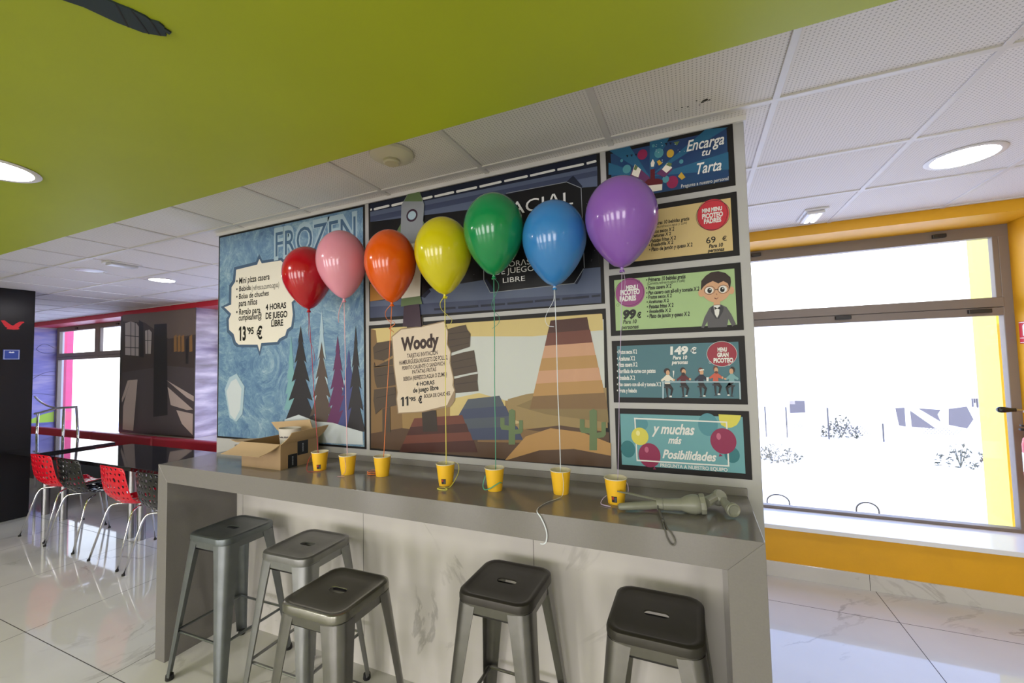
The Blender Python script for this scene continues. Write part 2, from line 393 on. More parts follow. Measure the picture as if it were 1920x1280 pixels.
# ------------------------------------------------------------------ ceiling fittings
def downlight(x, y, z, r, label, lit=True, name='downlight'):
    t = thing(name, label, 'ceiling light', (x, y, z))
    obj('trim_ring', lathe(bmesh.new(), [(r * 1.0, 0.002), (r * 1.16, 0.001), (r * 1.2, -0.003), (r * 1.14, -0.007), (r * 1.0, -0.006), (r * 0.97, 0.001)], 40, cap0=False, cap1=False), TRIMW, t, 40)
    obj('diffuser', lathe(bmesh.new(), [(r * 0.99, -0.0035), (r * 0.6, -0.0045), (0, -0.005)], 40, cap0=False), LAMP if lit else GREYP, t, 40)
    return t
downlight(4.196, 0.846, H, 0.118, 'large round lit downlight in the ceiling in front of the yellow window')
downlight(-2.037, 0.69, H, 0.105, 'round lit downlight in the ceiling in front of the dark hall mural')
downlight(0.565, -1.17, H - 0.15, 0.105, 'bright lamp in the green ceiling at the left edge of the photo')
for x, y in ((-3.2, -2.6), (-0.8, -2.9), (1.4, -3.0), (3.0, -2.75), (5.0, -2.4), (2.2, -4.8), (-0.6, -5.0), (4.6, -4.8)):
    downlight(x, y, H - 0.15, 0.105, 'round lit lamp in the green ceiling behind the viewer').__setitem__('group', 'lamps behind the viewer')
t = thing('ring_spotlight', 'tilted round ceiling spotlight that is switched off, left of the pale rectangular vent', 'ceiling light', (-2.07, 0.137, H))
obj('trim_ring', lathe(bmesh.new(), [(0.098, 0.0), (0.118, 0), (0.12, -0.004), (0.1, -0.008), (0.096, 0)], 36, cap0=False, cap1=False), TRIMW, t, 40)
o = obj('reflector', lathe(bmesh.new(), [(0.094, -0.004), (0.05, -0.007), (0, -0.008)], 36, cap0=False), GREYP, t, 40)
def ceiling_box(label, x, y, sx_, sy_, face):
    t = thing('emergency_light', label, 'emergency light', (x, y, H))
    obj('housing', BOX(-sx_ / 2, sx_ / 2, -sy_ / 2, sy_ / 2, -0.012, 0, 0.004), TRIMW, t)
    bm = bmesh.new(); box(bm, -sx_ * .38, sx_ * .38, -sy_ * .42, sy_ * .42, -0.030, -0.011, 0.008)
    obj('cover', bm, face, t)
    return t
t = ceiling_box('small white rectangular emergency light in the ceiling near the yellow beam', 3.727, 1.48, 0.13, 0.25, TRIMW)
bm = bmesh.new(); box(bm, -0.028, -0.006, -0.095, 0.095, -0.036, -0.029, 0.002); box(bm, 0.010, 0.032, -0.095, 0.095, -0.036, -0.029, 0.002)
obj('tube', bm, mat('emergency_tube', (0.9, 0.9, 0.9, 1), 0.3, emit=(0.9, 0.95, 1, 1), es=1.2), t)
ceiling_box('pale rectangular emergency light in the ceiling above the tables', -1.527, 0.138, 0.13, 0.23, GREYP)
t = thing('ceiling_detector', 'round ivory smoke detector on the ceiling above the balloons', 'smoke detector', (1.79, -0.37, H))
obj('base', lathe(bmesh.new(), [(0.088, 0.0), (0.096, -0.004), (0.092, -0.016), (0.070, -0.028), (0.04, -0.034), (0.0, -0.035)], 44, cap0=False), OFFW, t, 35)
obj('sensor_cap', lathe(bmesh.new(), [(0.036, -0.030), (0.036, -0.044), (0.030, -0.050), (0.0, -0.051)], 32, cap0=False), mat('ivory_dark', (0.62, 0.56, 0.40, 1), 0.35), t, 35)

# ------------------------------------------------------------------ bar counter
ct = thing('bar_counter', 'long grey stone bar counter with waterfall ends in front of the poster wall', 'counter', (1.67, -0.218, 0))
cx_, cy_ = -1.67, 0.218
bm = prism(bmesh.new(), [(0.204, 1.05), (3.136, 1.05), (3.037, 0.957), (0.290, 0.957)], 'y', -0.436, 0.0, 0.0015)
bmesh.ops.translate(bm, verts=bm.verts[:], vec=(cx_, cy_, 0)); obj('worktop', bm, QUARTZ, ct)
for pts in ([(0.204, 1.05), (0.290, 0.957), (0.290, 0.0), (0.204, 0.0)], [(3.136, 1.05), (3.136, 0.0), (3.037, 0.0), (3.037, 0.957)]):
    bm = prism(bmesh.new(), pts, 'y', -0.436, -0.001, 0.0015)
    bmesh.ops.translate(bm, verts=bm.verts[:], vec=(cx_, cy_, 0)); obj('side_panel', bm, QUARTZ, ct)
bm = BOX(0.204, 3.136, -0.012, 0.0, 1.05, 1.079, 0.001, 1)
bmesh.ops.translate(bm, verts=bm.verts[:], vec=(cx_, cy_, 0)); obj('upstand', bm, QUARTZ, ct)
FRAMES = {"ice": [0.008, 1.297, 1.113, 2.484], "space": [1.325, 2.629, 1.817, 2.487], "desert": [1.321, 2.631, 1.111, 1.795], "cake": [2.654, 3.149, 2.239, 2.49], "yellow": [2.652, 3.151, 1.963, 2.214], "green": [2.65, 3.152, 1.675, 1.936], "teal": [2.652, 3.153, 1.392, 1.653], "more": [2.655, 3.155, 1.111, 1.367]}
PRINTS = {
 'ice': [
  ('P','bubble','bubble_edge',[(0.172,2.251),(0.387,2.263),(0.419,2.311),(0.45,2.264),(0.629,2.26),(0.677,2.219),(0.712,2.09),(0.73,2.039),(0.815,2.007),(0.733,1.964),(0.747,1.889),(0.73,1.81),(0.692,1.791),(0.678,1.755),(0.622,1.738),(0.604,1.717),(0.454,1.714),(0.43,1.647),(0.401,1.705),(0.209,1.715),(0.175,1.733),(0.148,1.788),(0.102,1.821),(0.096,1.912),(0.121,1.931),(0.036,1.994),(0.12,2.015),(0.122,2.134),(0.159,2.164)]),
  ('P','bubble','cream',[(0.193,2.232),(0.4,2.243),(0.421,2.278),(0.444,2.246),(0.62,2.244),(0.659,2.209),(0.695,2.079),(0.718,2.028),(0.769,2.006),(0.716,1.972),(0.727,1.897),(0.713,1.824),(0.675,1.807),(0.661,1.771),(0.607,1.753),(0.59,1.734),(0.443,1.732),(0.428,1.679),(0.409,1.723),(0.225,1.73),(0.195,1.75),(0.172,1.804),(0.126,1.833),(0.121,1.901),(0.146,1.94),(0.074,1.989),(0.145,2.002),(0.147,2.118),(0.184,2.152)]),
  ('T','title_lettering','ice_pale','FROZEN',0.557,1.243,2.265,2.442,0,0.06),
  ('T','title_lettering','ice_deep','FROZEN',0.572,1.231,2.274,2.427,0,0.0),
  ('T','lettering','ink','• Mini pizza casera',0.196,0.518,2.135,2.174,0.08,0.02),
  ('T','lettering','ink','• Bebida',0.196,0.34,2.084,2.116,0.08,0.02),
  ('T','lettering','ink','(refresco,zumo,agua)',0.351,0.606,2.078,2.112,0,0),
  ('T','lettering','ink','• Bolsa de chuches',0.197,0.511,2.033,2.066,0.08,0.02),
  ('T','lettering','ink','para niños',0.222,0.403,1.984,2.024,0.08,0.02),
  ('T','lettering','ink','• Regalo para',0.198,0.433,1.928,1.966,0.08,0.02),
  ('T','lettering','ink','cumpleañer@',0.223,0.447,1.889,1.927,0.08,0.02),
  ('T','offer_lettering','ink','4 HORAS',0.484,0.669,1.941,1.976,0,0.03),
  ('T','offer_lettering','ink','DE JUEGO',0.484,0.68,1.884,1.922,0,0.03),
  ('T','offer_lettering','ink','LIBRE',0.536,0.643,1.833,1.871,0,0.03),
  ('T','price_lettering','ink','13',0.226,0.296,1.759,1.844,0,0.04),
  ('T','price_lettering','ink',"'95",0.307,0.372,1.795,1.837,0,0.03),
  ('T','price_lettering','ink','€',0.4,0.454,1.76,1.835,0,0.03),
  ('P','fir_drawing#392','teal_pale',[(0.713,1.768),(0.725,1.677),(0.72,1.691),(0.738,1.586),(0.727,1.6),(0.75,1.496),(0.733,1.51),(0.762,1.407),(0.74,1.42),(0.774,1.318),(0.654,1.315),(0.688,1.42),(0.665,1.406),(0.694,1.51),(0.677,1.497),(0.7,1.6),(0.689,1.587),(0.707,1.691),(0.701,1.678)]),
  ('P','fir_drawing#440','ink_soft',[(0.795,1.825),(0.82,1.71),(0.809,1.727),(0.845,1.596),(0.823,1.614),(0.87,1.484),(0.836,1.501),(0.895,1.373),(0.849,1.389),(0.919,1.263),(0.668,1.255),(0.741,1.387),(0.693,1.37),(0.754,1.501),(0.719,1.484),(0.768,1.615),(0.744,1.598),(0.782,1.729),(0.77,1.712)]),
  ('P','fir_drawing#545','ice_pale',[(0.968,1.91),(0.985,1.76),(0.977,1.783),(1.002,1.612),(0.986,1.634),(1.019,1.465),(0.995,1.487),(1.036,1.32),(1.004,1.341),(1.052,1.176),(0.878,1.168),(0.929,1.339),(0.896,1.316),(0.939,1.487),(0.914,1.465),(0.948,1.635),(0.932,1.613),(0.958,1.784),(0.95,1.762)]),
  ('P','fir_drawing#545','rock_brown',[(0.968,1.721),(0.991,1.61),(0.98,1.626),(1.015,1.5),(0.993,1.516),(1.038,1.391),(1.005,1.407),(1.06,1.284),(1.018,1.298),(1.083,1.177),(0.846,1.166),(0.915,1.296),(0.87,1.278),(0.928,1.406),(0.895,1.389),(0.941,1.517),(0.919,1.5),(0.955,1.627),(0.943,1.611)]),
  ('P','fir_drawing#625','plum',[(1.093,1.75),(1.111,1.646),(1.103,1.662),(1.129,1.542),(1.112,1.558),(1.146,1.44),(1.121,1.455),(1.163,1.338),(1.13,1.353),(1.181,1.238),(0.998,1.231),(1.051,1.351),(1.017,1.335),(1.062,1.455),(1.036,1.439),(1.072,1.559),(1.055,1.543),(1.083,1.662),(1.074,1.647)]),
  ('P','fir_drawing#680','violet_blue',[(1.176,1.667),(1.193,1.578),(1.185,1.591),(1.21,1.49),(1.194,1.503),(1.227,1.402),(1.203,1.415),(1.244,1.316),(1.212,1.328),(1.261,1.23),(1.083,1.223),(1.135,1.326),(1.102,1.312),(1.145,1.415),(1.12,1.401),(1.156,1.503),(1.139,1.49),(1.166,1.591),(1.157,1.578)]),
  ('P','fir_drawing#715','ink_soft',[(1.229,1.801),(1.242,1.68),(1.235,1.698),(1.255,1.561),(1.242,1.579),(1.267,1.443),(1.249,1.46),(1.28,1.325),(1.255,1.342),(1.293,1.209),(1.154,1.203),(1.195,1.341),(1.169,1.323),(1.204,1.46),(1.184,1.442),(1.212,1.579),(1.199,1.562),(1.22,1.699),(1.214,1.681)]),
  ('P','snow_drawing','snow',[(0.659,1.255),(0.779,1.288),(0.927,1.252),(1.053,1.25),(1.173,1.226),(1.275,1.208),(1.277,1.137),(0.958,1.131),(0.659,1.182)]),
  ('P','ice_drawing','ice_pale',[(0.087,1.435),(0.137,1.515),(0.208,1.541),(0.288,1.456),(0.27,1.281),(0.211,1.227),(0.141,1.251)]),
  ('P','ice_drawing','snow',[(0.107,1.422),(0.152,1.488),(0.204,1.508),(0.258,1.442),(0.246,1.306),(0.195,1.239),(0.146,1.271)]),
 ],
 'space': [
  ('P','illustration','navy_dark',[(1.339,2.48),(2.615,2.481),(2.614,2.414),(1.338,2.427)]),
  ('P','illustration','slate',[(1.338,2.434),(2.616,2.426),(2.614,2.336),(2.541,2.344),(2.475,2.384),(2.176,2.387),(2.075,2.395),(2.048,2.336),(1.338,2.377)]),
  ('P','illustration','slate_dark',[(1.338,2.408),(2.614,2.408),(2.615,2.384),(1.338,2.377)]),
  ('P','illustration','slate',[(1.333,1.929),(1.673,1.927),(1.724,1.964),(2.04,1.978),(2.079,1.912),(2.497,1.918),(2.542,1.979),(2.615,1.977),(2.614,1.821),(1.332,1.836)]),
  ('P','illustration','slate_dark',[(1.333,1.899),(2.615,1.865),(2.614,1.821),(1.332,1.836)]),
  ('P','illustration','navy_dark',[(2.475,2.384),(2.507,2.406),(2.548,2.349),(2.541,2.342)]),
  ('P','illustration','navy_dark',[(2.04,1.978),(2.079,1.912),(2.107,1.913),(2.062,1.979)]),
  ('P','illustration','navy_dark',[(2.497,1.918),(2.542,1.979),(2.528,1.941),(2.509,1.912)]),
  ('P','illustration','navy_dark',[(1.673,1.927),(1.724,1.964),(1.736,1.949),(1.698,1.918)]),
  ('P','illustration','orange_dull',[(1.334,2.026),(1.419,2.026),(1.431,1.932),(1.333,1.929)]),
  ('P','illustration','grey_line',[(2.54,2.343),(2.543,1.982),(2.546,1.981),(2.543,2.342)]),
  ('P','illustration','grey_line',[(2.474,2.382),(2.541,2.341),(2.542,2.344),(2.476,2.384)]),
  ('P','illustration','grey_line',[(2.54,1.98),(2.496,1.918),(2.499,1.917),(2.543,1.978)]),
  ('P','illustration','grey_line',[(2.046,2.337),(2.043,1.978),(2.047,1.978),(2.05,2.336)]),
  ('P','illustration','grey_line',[(2.043,1.977),(2.077,1.912),(2.08,1.913),(2.047,1.978)]),
  ('P','illustration','grey_line',[(2.05,2.336),(2.077,2.394),(2.074,2.396),(2.046,2.337)]),
  ('P','illustration','grey_line',[(2.176,2.384),(2.475,2.381),(2.475,2.384),(2.176,2.387)]),
  ('P','illustration','grey_line',[(2.079,1.911),(2.497,1.916),(2.497,1.919),(2.078,1.914)]),
  ('P','illustration','white',[(1.34,2.451),(1.348,2.451),(1.345,2.454),(1.353,2.449),(1.352,2.442),(1.345,2.44),(1.348,2.437),(1.34,2.44)]),
  ('P','illustration','white',[(1.365,2.45),(1.373,2.451),(1.467,2.453),(1.474,2.449),(1.474,2.442),(1.467,2.44),(1.372,2.437),(1.365,2.44)]),
  ('P','illustration','white',[(1.488,2.45),(1.495,2.451),(1.614,2.453),(1.621,2.449),(1.621,2.442),(1.614,2.44),(1.495,2.437),(1.488,2.44)]),
  ('P','illustration','white',[(1.634,2.45),(1.641,2.45),(1.749,2.452),(1.755,2.448),(1.755,2.441),(1.748,2.439),(1.641,2.437),(1.634,2.44)]),
  ('P','illustration','white',[(1.768,2.45),(1.774,2.45),(1.88,2.452),(1.886,2.448),(1.886,2.441),(1.88,2.439),(1.774,2.438),(1.767,2.44)]),
  ('P','illustration','white',[(1.898,2.45),(1.904,2.451),(2.013,2.451),(2.019,2.448),(2.018,2.441),(2.012,2.439),(1.904,2.438),(1.898,2.441)]),
  ('P','illustration','white',[(2.032,2.451),(2.038,2.451),(2.147,2.453),(2.153,2.449),(2.153,2.443),(2.147,2.441),(2.038,2.439),(2.032,2.442)]),
  ('P','illustration','white',[(2.167,2.452),(2.173,2.452),(2.284,2.453),(2.29,2.449),(2.289,2.443),(2.284,2.441),(2.172,2.441),(2.167,2.443)]),
  ('P','illustration','white',[(2.3,2.452),(2.306,2.452),(2.419,2.454),(2.424,2.45),(2.424,2.444),(2.418,2.443),(2.305,2.441),(2.3,2.443)]),
  ('P','illustration','white',[(2.435,2.453),(2.44,2.453),(2.554,2.453),(2.558,2.45),(2.558,2.444),(2.553,2.442),(2.439,2.442),(2.434,2.444)]),
  ('P','illustration','white',[(2.57,2.453),(2.575,2.453),(2.609,2.455),(2.614,2.451),(2.614,2.445),(2.609,2.444),(2.575,2.442),(2.57,2.444)]),
  ('P','illustration','navy_dark',[(1.755,1.859),(1.882,1.858),(1.882,1.848),(1.755,1.848)]),
  ('P','illustration','navy_dark',[(1.898,1.858),(2.011,1.857),(2.011,1.846),(1.898,1.847)]),
  ('P','illustration','navy_dark',[(2.026,1.857),(2.156,1.856),(2.155,1.846),(2.026,1.846)]),
  ('P','illustration','navy_dark',[(2.169,1.856),(2.299,1.856),(2.298,1.846),(2.169,1.846)]),
  ('P','illustration','navy_dark',[(2.308,1.857),(2.427,1.857),(2.427,1.847),(2.308,1.847)]),
  ('P','illustration','navy_dark',[(2.44,1.857),(2.562,1.857),(2.561,1.847),(2.44,1.847)]),
  ('P','illustration','navy_dark',[(2.573,1.857),(2.611,1.858),(2.611,1.849),(2.573,1.848)]),
  ('E','illustration','grey_line',2.015,2.317,0.001,0.001),
  ('E','illustration','grey_line',2.133,2.278,0.001,0.001),
  ('E','illustration','grey_line',1.88,2.224,0.001,0.001),
  ('E','illustration','grey_line',2.479,2.002,0.001,0.001),
  ('E','illustration','grey_line',2.388,2.214,0.001,0.001),
  ('E','illustration','grey_line',2.232,2.218,0.002,0.001),
  ('E','illustration','grey_line',1.966,2.324,0.001,0.002),
  ('E','illustration','grey_line',1.992,2.01,0.002,0.001),
  ('E','illustration','grey_line',2.423,2.006,0.001,0.001),
  ('E','illustration','grey_line',2.411,2.22,0.001,0.001),
  ('E','illustration','grey_line',2.066,2.113,0.001,0.001),
  ('E','illustration','grey_line',2.359,1.997,0.001,0.001),
  ('E','illustration','grey_line',2.463,2.248,0.001,0.001),
  ('E','illustration','grey_line',2.276,2.071,0.001,0.001),
  ('E','illustration','grey_line',2.212,2.257,0.001,0.001),
  ('E','illustration','grey_line',2.19,2.293,0.001,0.001),
  ('E','illustration','grey_line',2.489,1.979,0.001,0.001),
  ('E','illustration','grey_line',2.24,2.208,0.001,0.001),
  ('E','illustration','grey_line',2.476,2.08,0.001,0.001),
  ('E','illustration','grey_line',2.456,1.988,0.001,0.001),
  ('E','illustration','grey_line',2.211,2.172,0.001,0.001),
  ('E','illustration','grey_line',2.274,2.157,0.001,0.001),
  ('E','illustration','grey_line',1.956,2.25,0.002,0.001),
  ('E','illustration','grey_line',2.42,2.271,0.001,0.001),
  ('E','illustration','grey_line',1.862,2.139,0.001,0.002),
  ('E','illustration','grey_line',2.045,2.15,0.001,0.001),
  ('E','illustration','grey_line',2.186,2.201,0.001,0.001),
  ('E','illustration','grey_line',2.535,2.199,0.001,0.001),
  ('E','illustration','grey_line',2.145,2.258,0.001,0.001),
  ('E','illustration','grey_line',2.298,2.208,0.001,0.001),
  ('E','illustration','grey_line',2.099,2.065,0.001,0.001),
  ('E','illustration','grey_line',2.075,2.138,0.002,0.001),
  ('E','illustration','grey_line',2.478,2.241,0.001,0.001),
  ('E','illustration','grey_line',1.877,2.291,0.002,0.001),
  ('E','illustration','grey_line',2.383,2.077,0.001,0.001),
  ('E','illustration','grey_line',2.014,2.231,0.001,0.001),
  ('E','illustration','grey_line',1.967,2.189,0.001,0.001),
  ('E','illustration','grey_line',1.859,2.112,0.001,0.001),
  ('E','illustration','grey_line',2.464,1.951,0.001,0.001),
  ('E','illustration','grey_line',2.36,1.96,0.001,0.001),
  ('E','illustration','grey_line',2.563,2.227,0.001,0.001),
  ('E','illustration','grey_line',2.614,2.063,0.0,0.001),
  ('E','illustration','grey_line',2.579,2.014,0.001,0.001),
  ('E','illustration','grey_line',2.593,2.052,0.001,0.001),
  ('E','illustration','grey_line',2.58,2.256,0.001,0.001),
  ('E','illustration','grey_line',2.59,2.272,0.001,0.001),
  ('E','illustration','grey_line',2.577,2.008,0.001,0.001),
  ('E','illustration','grey_line',2.585,2.314,0.0,0.001),
  ('E','illustration','grey_line',2.566,2.266,0.001,0.001),
  ('E','illustration','grey_line',2.607,2.196,0.001,0.001),
  ('E','illustration','grey_line',2.581,2.286,0.001,0.001),
  ('E','illustration','grey_line',2.618,2.175,0.001,0.001),
  ('P','rocket','grey_line',[(1.559,2.434),(1.622,2.511),(1.682,2.478),(1.706,2.409),(1.686,2.212),(1.548,2.216)]),
  ('P','rocket','green_dull',[(1.576,2.45),(1.622,2.511),(1.682,2.478),(1.696,2.429)]),
  ('P','rocket','cream',[(1.548,2.216),(1.686,2.212),(1.673,1.93),(1.552,1.926)]),
  ('P','rocket','green_dull',[(1.554,2.332),(1.485,2.24),(1.421,2.204),(1.549,2.216)]),
  ('P','rocket','green_dull',[(1.698,2.324),(1.745,2.246),(1.777,2.186),(1.688,2.212)]),
  ('E','rocket','plum_dark',1.627,2.365,0.036,0.034),
  ('E','rocket','ice_pale',1.627,2.365,0.026,0.023),
  ('P','rocket','green_dull',[(1.552,1.926),(1.673,1.93),(1.685,1.887),(1.548,1.883)]),
  ('P','rocket','plum_dark',[(1.568,1.885),(1.666,1.889),(1.679,1.768),(1.559,1.775)]),
  ('T','title_lettering','white','ESPACIΛL',2.045,2.504,2.274,2.333,0,0.0),
  ('T','lettering','white','3 HORΛS',2.118,2.292,2.026,2.051,0,0),
  ('T','lettering','white','DE JUEGO',2.11,2.311,1.994,2.02,0,0),
  ('T','lettering','white','LIBRE',2.15,2.264,1.952,1.975,0,0),
 ],
 'desert': [
  ('P','illustration','sky_white',[(1.847,1.7),(2.006,1.76),(2.621,1.749),(2.615,1.399),(1.841,1.388)]),
  ('P','illustration','sand_yellow',[(1.337,1.776),(2.616,1.773),(2.618,1.702),(2.292,1.69),(1.879,1.709),(1.592,1.704),(1.37,1.667)]),
  ('P','illustration','sand_brown',[(1.337,1.776),(1.371,1.766),(1.384,1.659),(1.535,1.457),(1.549,1.167),(1.332,1.156)]),
  ('P','illustration','olive_tan',[(2.159,1.399),(2.251,1.423),(2.372,1.439),(2.481,1.452),(2.623,1.454),(2.623,1.283),(2.141,1.263)]),
  ('P','illustration','olive_dark',[(2.201,1.368),(2.284,1.401),(2.371,1.408),(2.624,1.388),(2.627,1.306),(2.349,1.333)]),
  ('P','illustration','sand_yellow',[(1.841,1.395),(2.006,1.427),(2.145,1.393),(2.143,1.315),(1.839,1.299)]),
  ('P','illustration','tan_light',[(1.807,1.298),(1.95,1.329),(2.093,1.326),(2.233,1.292),(2.069,1.26),(1.806,1.236)]),
  ('P','illustration','earth',[(1.332,1.201),(1.541,1.239),(1.756,1.227),(1.963,1.233),(2.184,1.252),(2.412,1.286),(2.628,1.265),(2.629,1.118),(2.263,1.118),(1.331,1.122)]),
  ('P','illustration','sand_brown',[(1.994,1.231),(2.184,1.265),(2.347,1.253),(2.345,1.203),(1.993,1.191)]),
  ('P','mesas','rust_dark',[(2.381,1.758),(2.55,1.763),(2.56,1.698),(2.365,1.701)]),
  ('P','mesas','rust',[(2.365,1.701),(2.561,1.707),(2.572,1.641),(2.35,1.644)]),
  ('P','mesas','butte_pink',[(2.35,1.644),(2.572,1.651),(2.583,1.585),(2.334,1.587)]),
  ('P','mesas','butte_tan',[(2.334,1.587),(2.583,1.596),(2.594,1.529),(2.318,1.53)]),
  ('P','mesas','butte_pink',[(2.318,1.53),(2.594,1.541),(2.604,1.474),(2.302,1.472)]),
  ('P','mesas','butte_tan',[(2.302,1.472),(2.605,1.487),(2.615,1.419),(2.286,1.414)]),
  ('P','mesas','sand_brown',[(2.286,1.414),(2.616,1.433),(2.626,1.364),(2.269,1.356)]),
  ('P','mesas','denim',[(1.944,1.396),(2.116,1.415),(2.146,1.357),(1.91,1.346)]),
  ('P','mesas','slate_dark',[(1.91,1.346),(2.146,1.367),(2.175,1.308),(1.875,1.295)]),
  ('P','mesas','denim',[(1.875,1.295),(2.175,1.321),(2.203,1.26),(1.84,1.243)]),
  ('P','mesas','slate_dark',[(1.84,1.243),(2.203,1.274),(2.231,1.213),(1.805,1.191)]),
  ('P','mesas','rust',[(1.622,1.292),(1.911,1.318),(1.931,1.267),(1.597,1.247)]),
  ('P','mesas','rust_dark',[(1.597,1.247),(1.932,1.277),(1.952,1.224),(1.572,1.202)]),
  ('P','mesas','rust',[(1.572,1.202),(1.952,1.237),(1.972,1.183),(1.547,1.157)]),
  ('P','mesas','rust_dark',[(1.547,1.157),(1.972,1.197),(1.992,1.141),(1.522,1.112)]),
  ('P','mesas','butte_tan',[(2.138,1.115),(2.245,1.229),(2.367,1.272),(2.512,1.26),(2.634,1.219),(2.631,1.126)]),
  ('P','mesas','earth',[(2.138,1.112),(2.311,1.17),(2.472,1.186),(2.632,1.167),(2.631,1.121)]),
  ('P','cactus_drawing#1050','green_dull',[(2.158,1.187),(2.16,1.254),(2.123,1.255),(2.117,1.269),(2.118,1.311),(2.14,1.311),(2.139,1.278),(2.161,1.275),(2.163,1.346),(2.179,1.354),(2.196,1.346),(2.193,1.258),(2.213,1.262),(2.214,1.302),(2.233,1.303),(2.232,1.253),(2.222,1.241),(2.193,1.237),(2.191,1.189)]),
  ('P','cactus_drawing#1640','green_dull',[(2.541,1.184),(2.544,1.256),(2.508,1.258),(2.501,1.272),(2.503,1.317),(2.524,1.317),(2.523,1.281),(2.545,1.279),(2.547,1.354),(2.564,1.363),(2.579,1.355),(2.576,1.261),(2.596,1.265),(2.597,1.307),(2.616,1.308),(2.614,1.255),(2.604,1.243),(2.576,1.238),(2.574,1.186)]),
  ('P','post_drawing#28','plank_dark',[(1.67,1.332),(1.758,1.338),(1.766,1.231),(1.676,1.225)]),
  ('P','post_drawing#29','plank_dark',[(1.576,1.818),(1.682,1.822),(1.689,1.757),(1.584,1.759)]),
  ('P','plank_drawing#30','plank',[(1.827,1.746),(1.88,1.757),(1.94,1.764),(1.947,1.74),(1.966,1.718),(1.961,1.654),(1.926,1.645),(1.845,1.625)]),
  ('P','plank_drawing#31','plank',[(1.845,1.611),(1.925,1.628),(1.984,1.636),(1.99,1.592),(2.0,1.531),(1.923,1.518),(1.859,1.507)]),
  ('P','plank_drawing#32','plank',[(1.861,1.495),(1.938,1.511),(2.002,1.521),(1.999,1.484),(2.004,1.437),(1.937,1.43),(1.874,1.426)]),
  ('P','plank_drawing#33','plank',[(1.353,1.672),(1.38,1.697),(1.479,1.705),(1.492,1.626),(1.426,1.598),(1.36,1.607)]),
  ('P','plank_drawing#34','plank',[(1.36,1.592),(1.355,1.562),(1.492,1.611),(1.5,1.574),(1.369,1.568)]),
  ('P','plank_drawing#35','plank',[(1.356,1.558),(1.491,1.571),(1.505,1.467),(1.444,1.456),(1.378,1.45),(1.364,1.486)]),
  ('P','plank_drawing#36','plank',[(1.358,1.441),(1.503,1.456),(1.511,1.358),(1.414,1.341),(1.367,1.306),(1.353,1.381)]),
  ('P','plank_drawing#37','plank',[(1.414,1.337),(1.465,1.35),(1.468,1.214),(1.413,1.212)]),
  ('P','grain_line#38','plank_dark',[(1.839,1.724),(1.955,1.732),(1.955,1.729),(1.839,1.721)]),
  ('P','grain_line#39','plank_dark',[(1.843,1.693),(1.962,1.701),(1.962,1.699),(1.843,1.69)]),
  ('P','grain_line#40','plank_dark',[(1.846,1.658),(1.957,1.674),(1.957,1.672),(1.846,1.655)]),
  ('P','grain_line#41','plank_dark',[(1.861,1.581),(1.987,1.602),(1.987,1.599),(1.861,1.578)]),
  ('P','grain_line#42','plank_dark',[(1.864,1.547),(1.994,1.565),(1.994,1.562),(1.864,1.544)]),
  ('P','grain_line#43','plank_dark',[(1.875,1.471),(1.999,1.484),(1.999,1.481),(1.875,1.468)]),
  ('P','grain_line#44','plank_dark',[(1.37,1.645),(1.483,1.671),(1.483,1.668),(1.37,1.642)]),
  ('P','grain_line#45','plank_dark',[(1.378,1.516),(1.495,1.53),(1.495,1.527),(1.378,1.513)]),
  ('P','grain_line#46','plank_dark',[(1.372,1.396),(1.503,1.42),(1.503,1.417),(1.372,1.393)]),
  ('P','parchment','parch_edge',[(1.48,1.726),(1.544,1.766),(1.681,1.772),(1.818,1.791),(1.839,1.735),(1.834,1.672),(1.854,1.63),(1.849,1.578),(1.868,1.498),(1.865,1.464),(1.874,1.443),(1.871,1.389),(1.844,1.357),(1.674,1.325),(1.517,1.313),(1.507,1.391),(1.511,1.427),(1.504,1.486),(1.491,1.567),(1.486,1.656)]),
  ('P','parchment','parch',[(1.487,1.723),(1.547,1.76),(1.681,1.767),(1.814,1.785),(1.834,1.735),(1.829,1.672),(1.848,1.63),(1.843,1.578),(1.862,1.498),(1.858,1.464),(1.868,1.44),(1.841,1.395),(1.824,1.364),(1.674,1.33),(1.523,1.319),(1.514,1.391),(1.519,1.427),(1.51,1.486),(1.498,1.567),(1.493,1.656)]),
  ('T','title_lettering','brown_text','Woody',1.543,1.782,1.649,1.713,0,0.05,0.062),
  ('T','lettering','brown_text','TARJETAS INVITACIÓN',1.582,1.774,1.608,1.629,0,0.02,0.068),
  ('T','lettering','brown_text','HAMBURGUESA,NUGGETS DE POLLO,',1.531,1.834,1.572,1.594,0,0.02,0.076),
  ('T','lettering','brown_text','PERRITO CALIENTE O SANDWICH',1.55,1.815,1.545,1.564,0,0.02,0.079),
  ('T','lettering','brown_text','PATATAS FRITAS',1.615,1.764,1.524,1.543,0,0.02,0.087),
  ('T','lettering','brown_text','BEBIDA (REFRESCO,AGUA O ZUMO)',1.558,1.827,1.487,1.507,0,0.02,0.089),
  ('T','lettering','ink','4 HORAS',1.639,1.752,1.46,1.48,0,0.03,0.088),
  ('T','lettering','ink','de juego libre',1.618,1.776,1.426,1.449,0,0.03,0.106),
  ('T','lettering','brown_text','BOLSA DE CHUCHES',1.688,1.844,1.399,1.417,0,0.02,0.108),
  ('T','price_lettering','ink','11',1.539,1.588,1.356,1.398,0,0.05,0.12),
  ('T','price_lettering','ink',"'95",1.595,1.635,1.381,1.4,0,0.04,0.1),
  ('T','price_lettering','ink','€',1.651,1.675,1.371,1.405,0,0.04,0.12),
 ],
 'cake': [
  ('P','illustration','cake_ray',[(2.834,2.336),(2.668,2.486),(2.754,2.49)]),
  ('P','illustration','cake_ray',[(2.834,2.336),(2.84,2.496),(2.923,2.495)]),
  ('P','illustration','cake_ray',[(2.834,2.336),(3.054,2.485),(3.132,2.473)]),
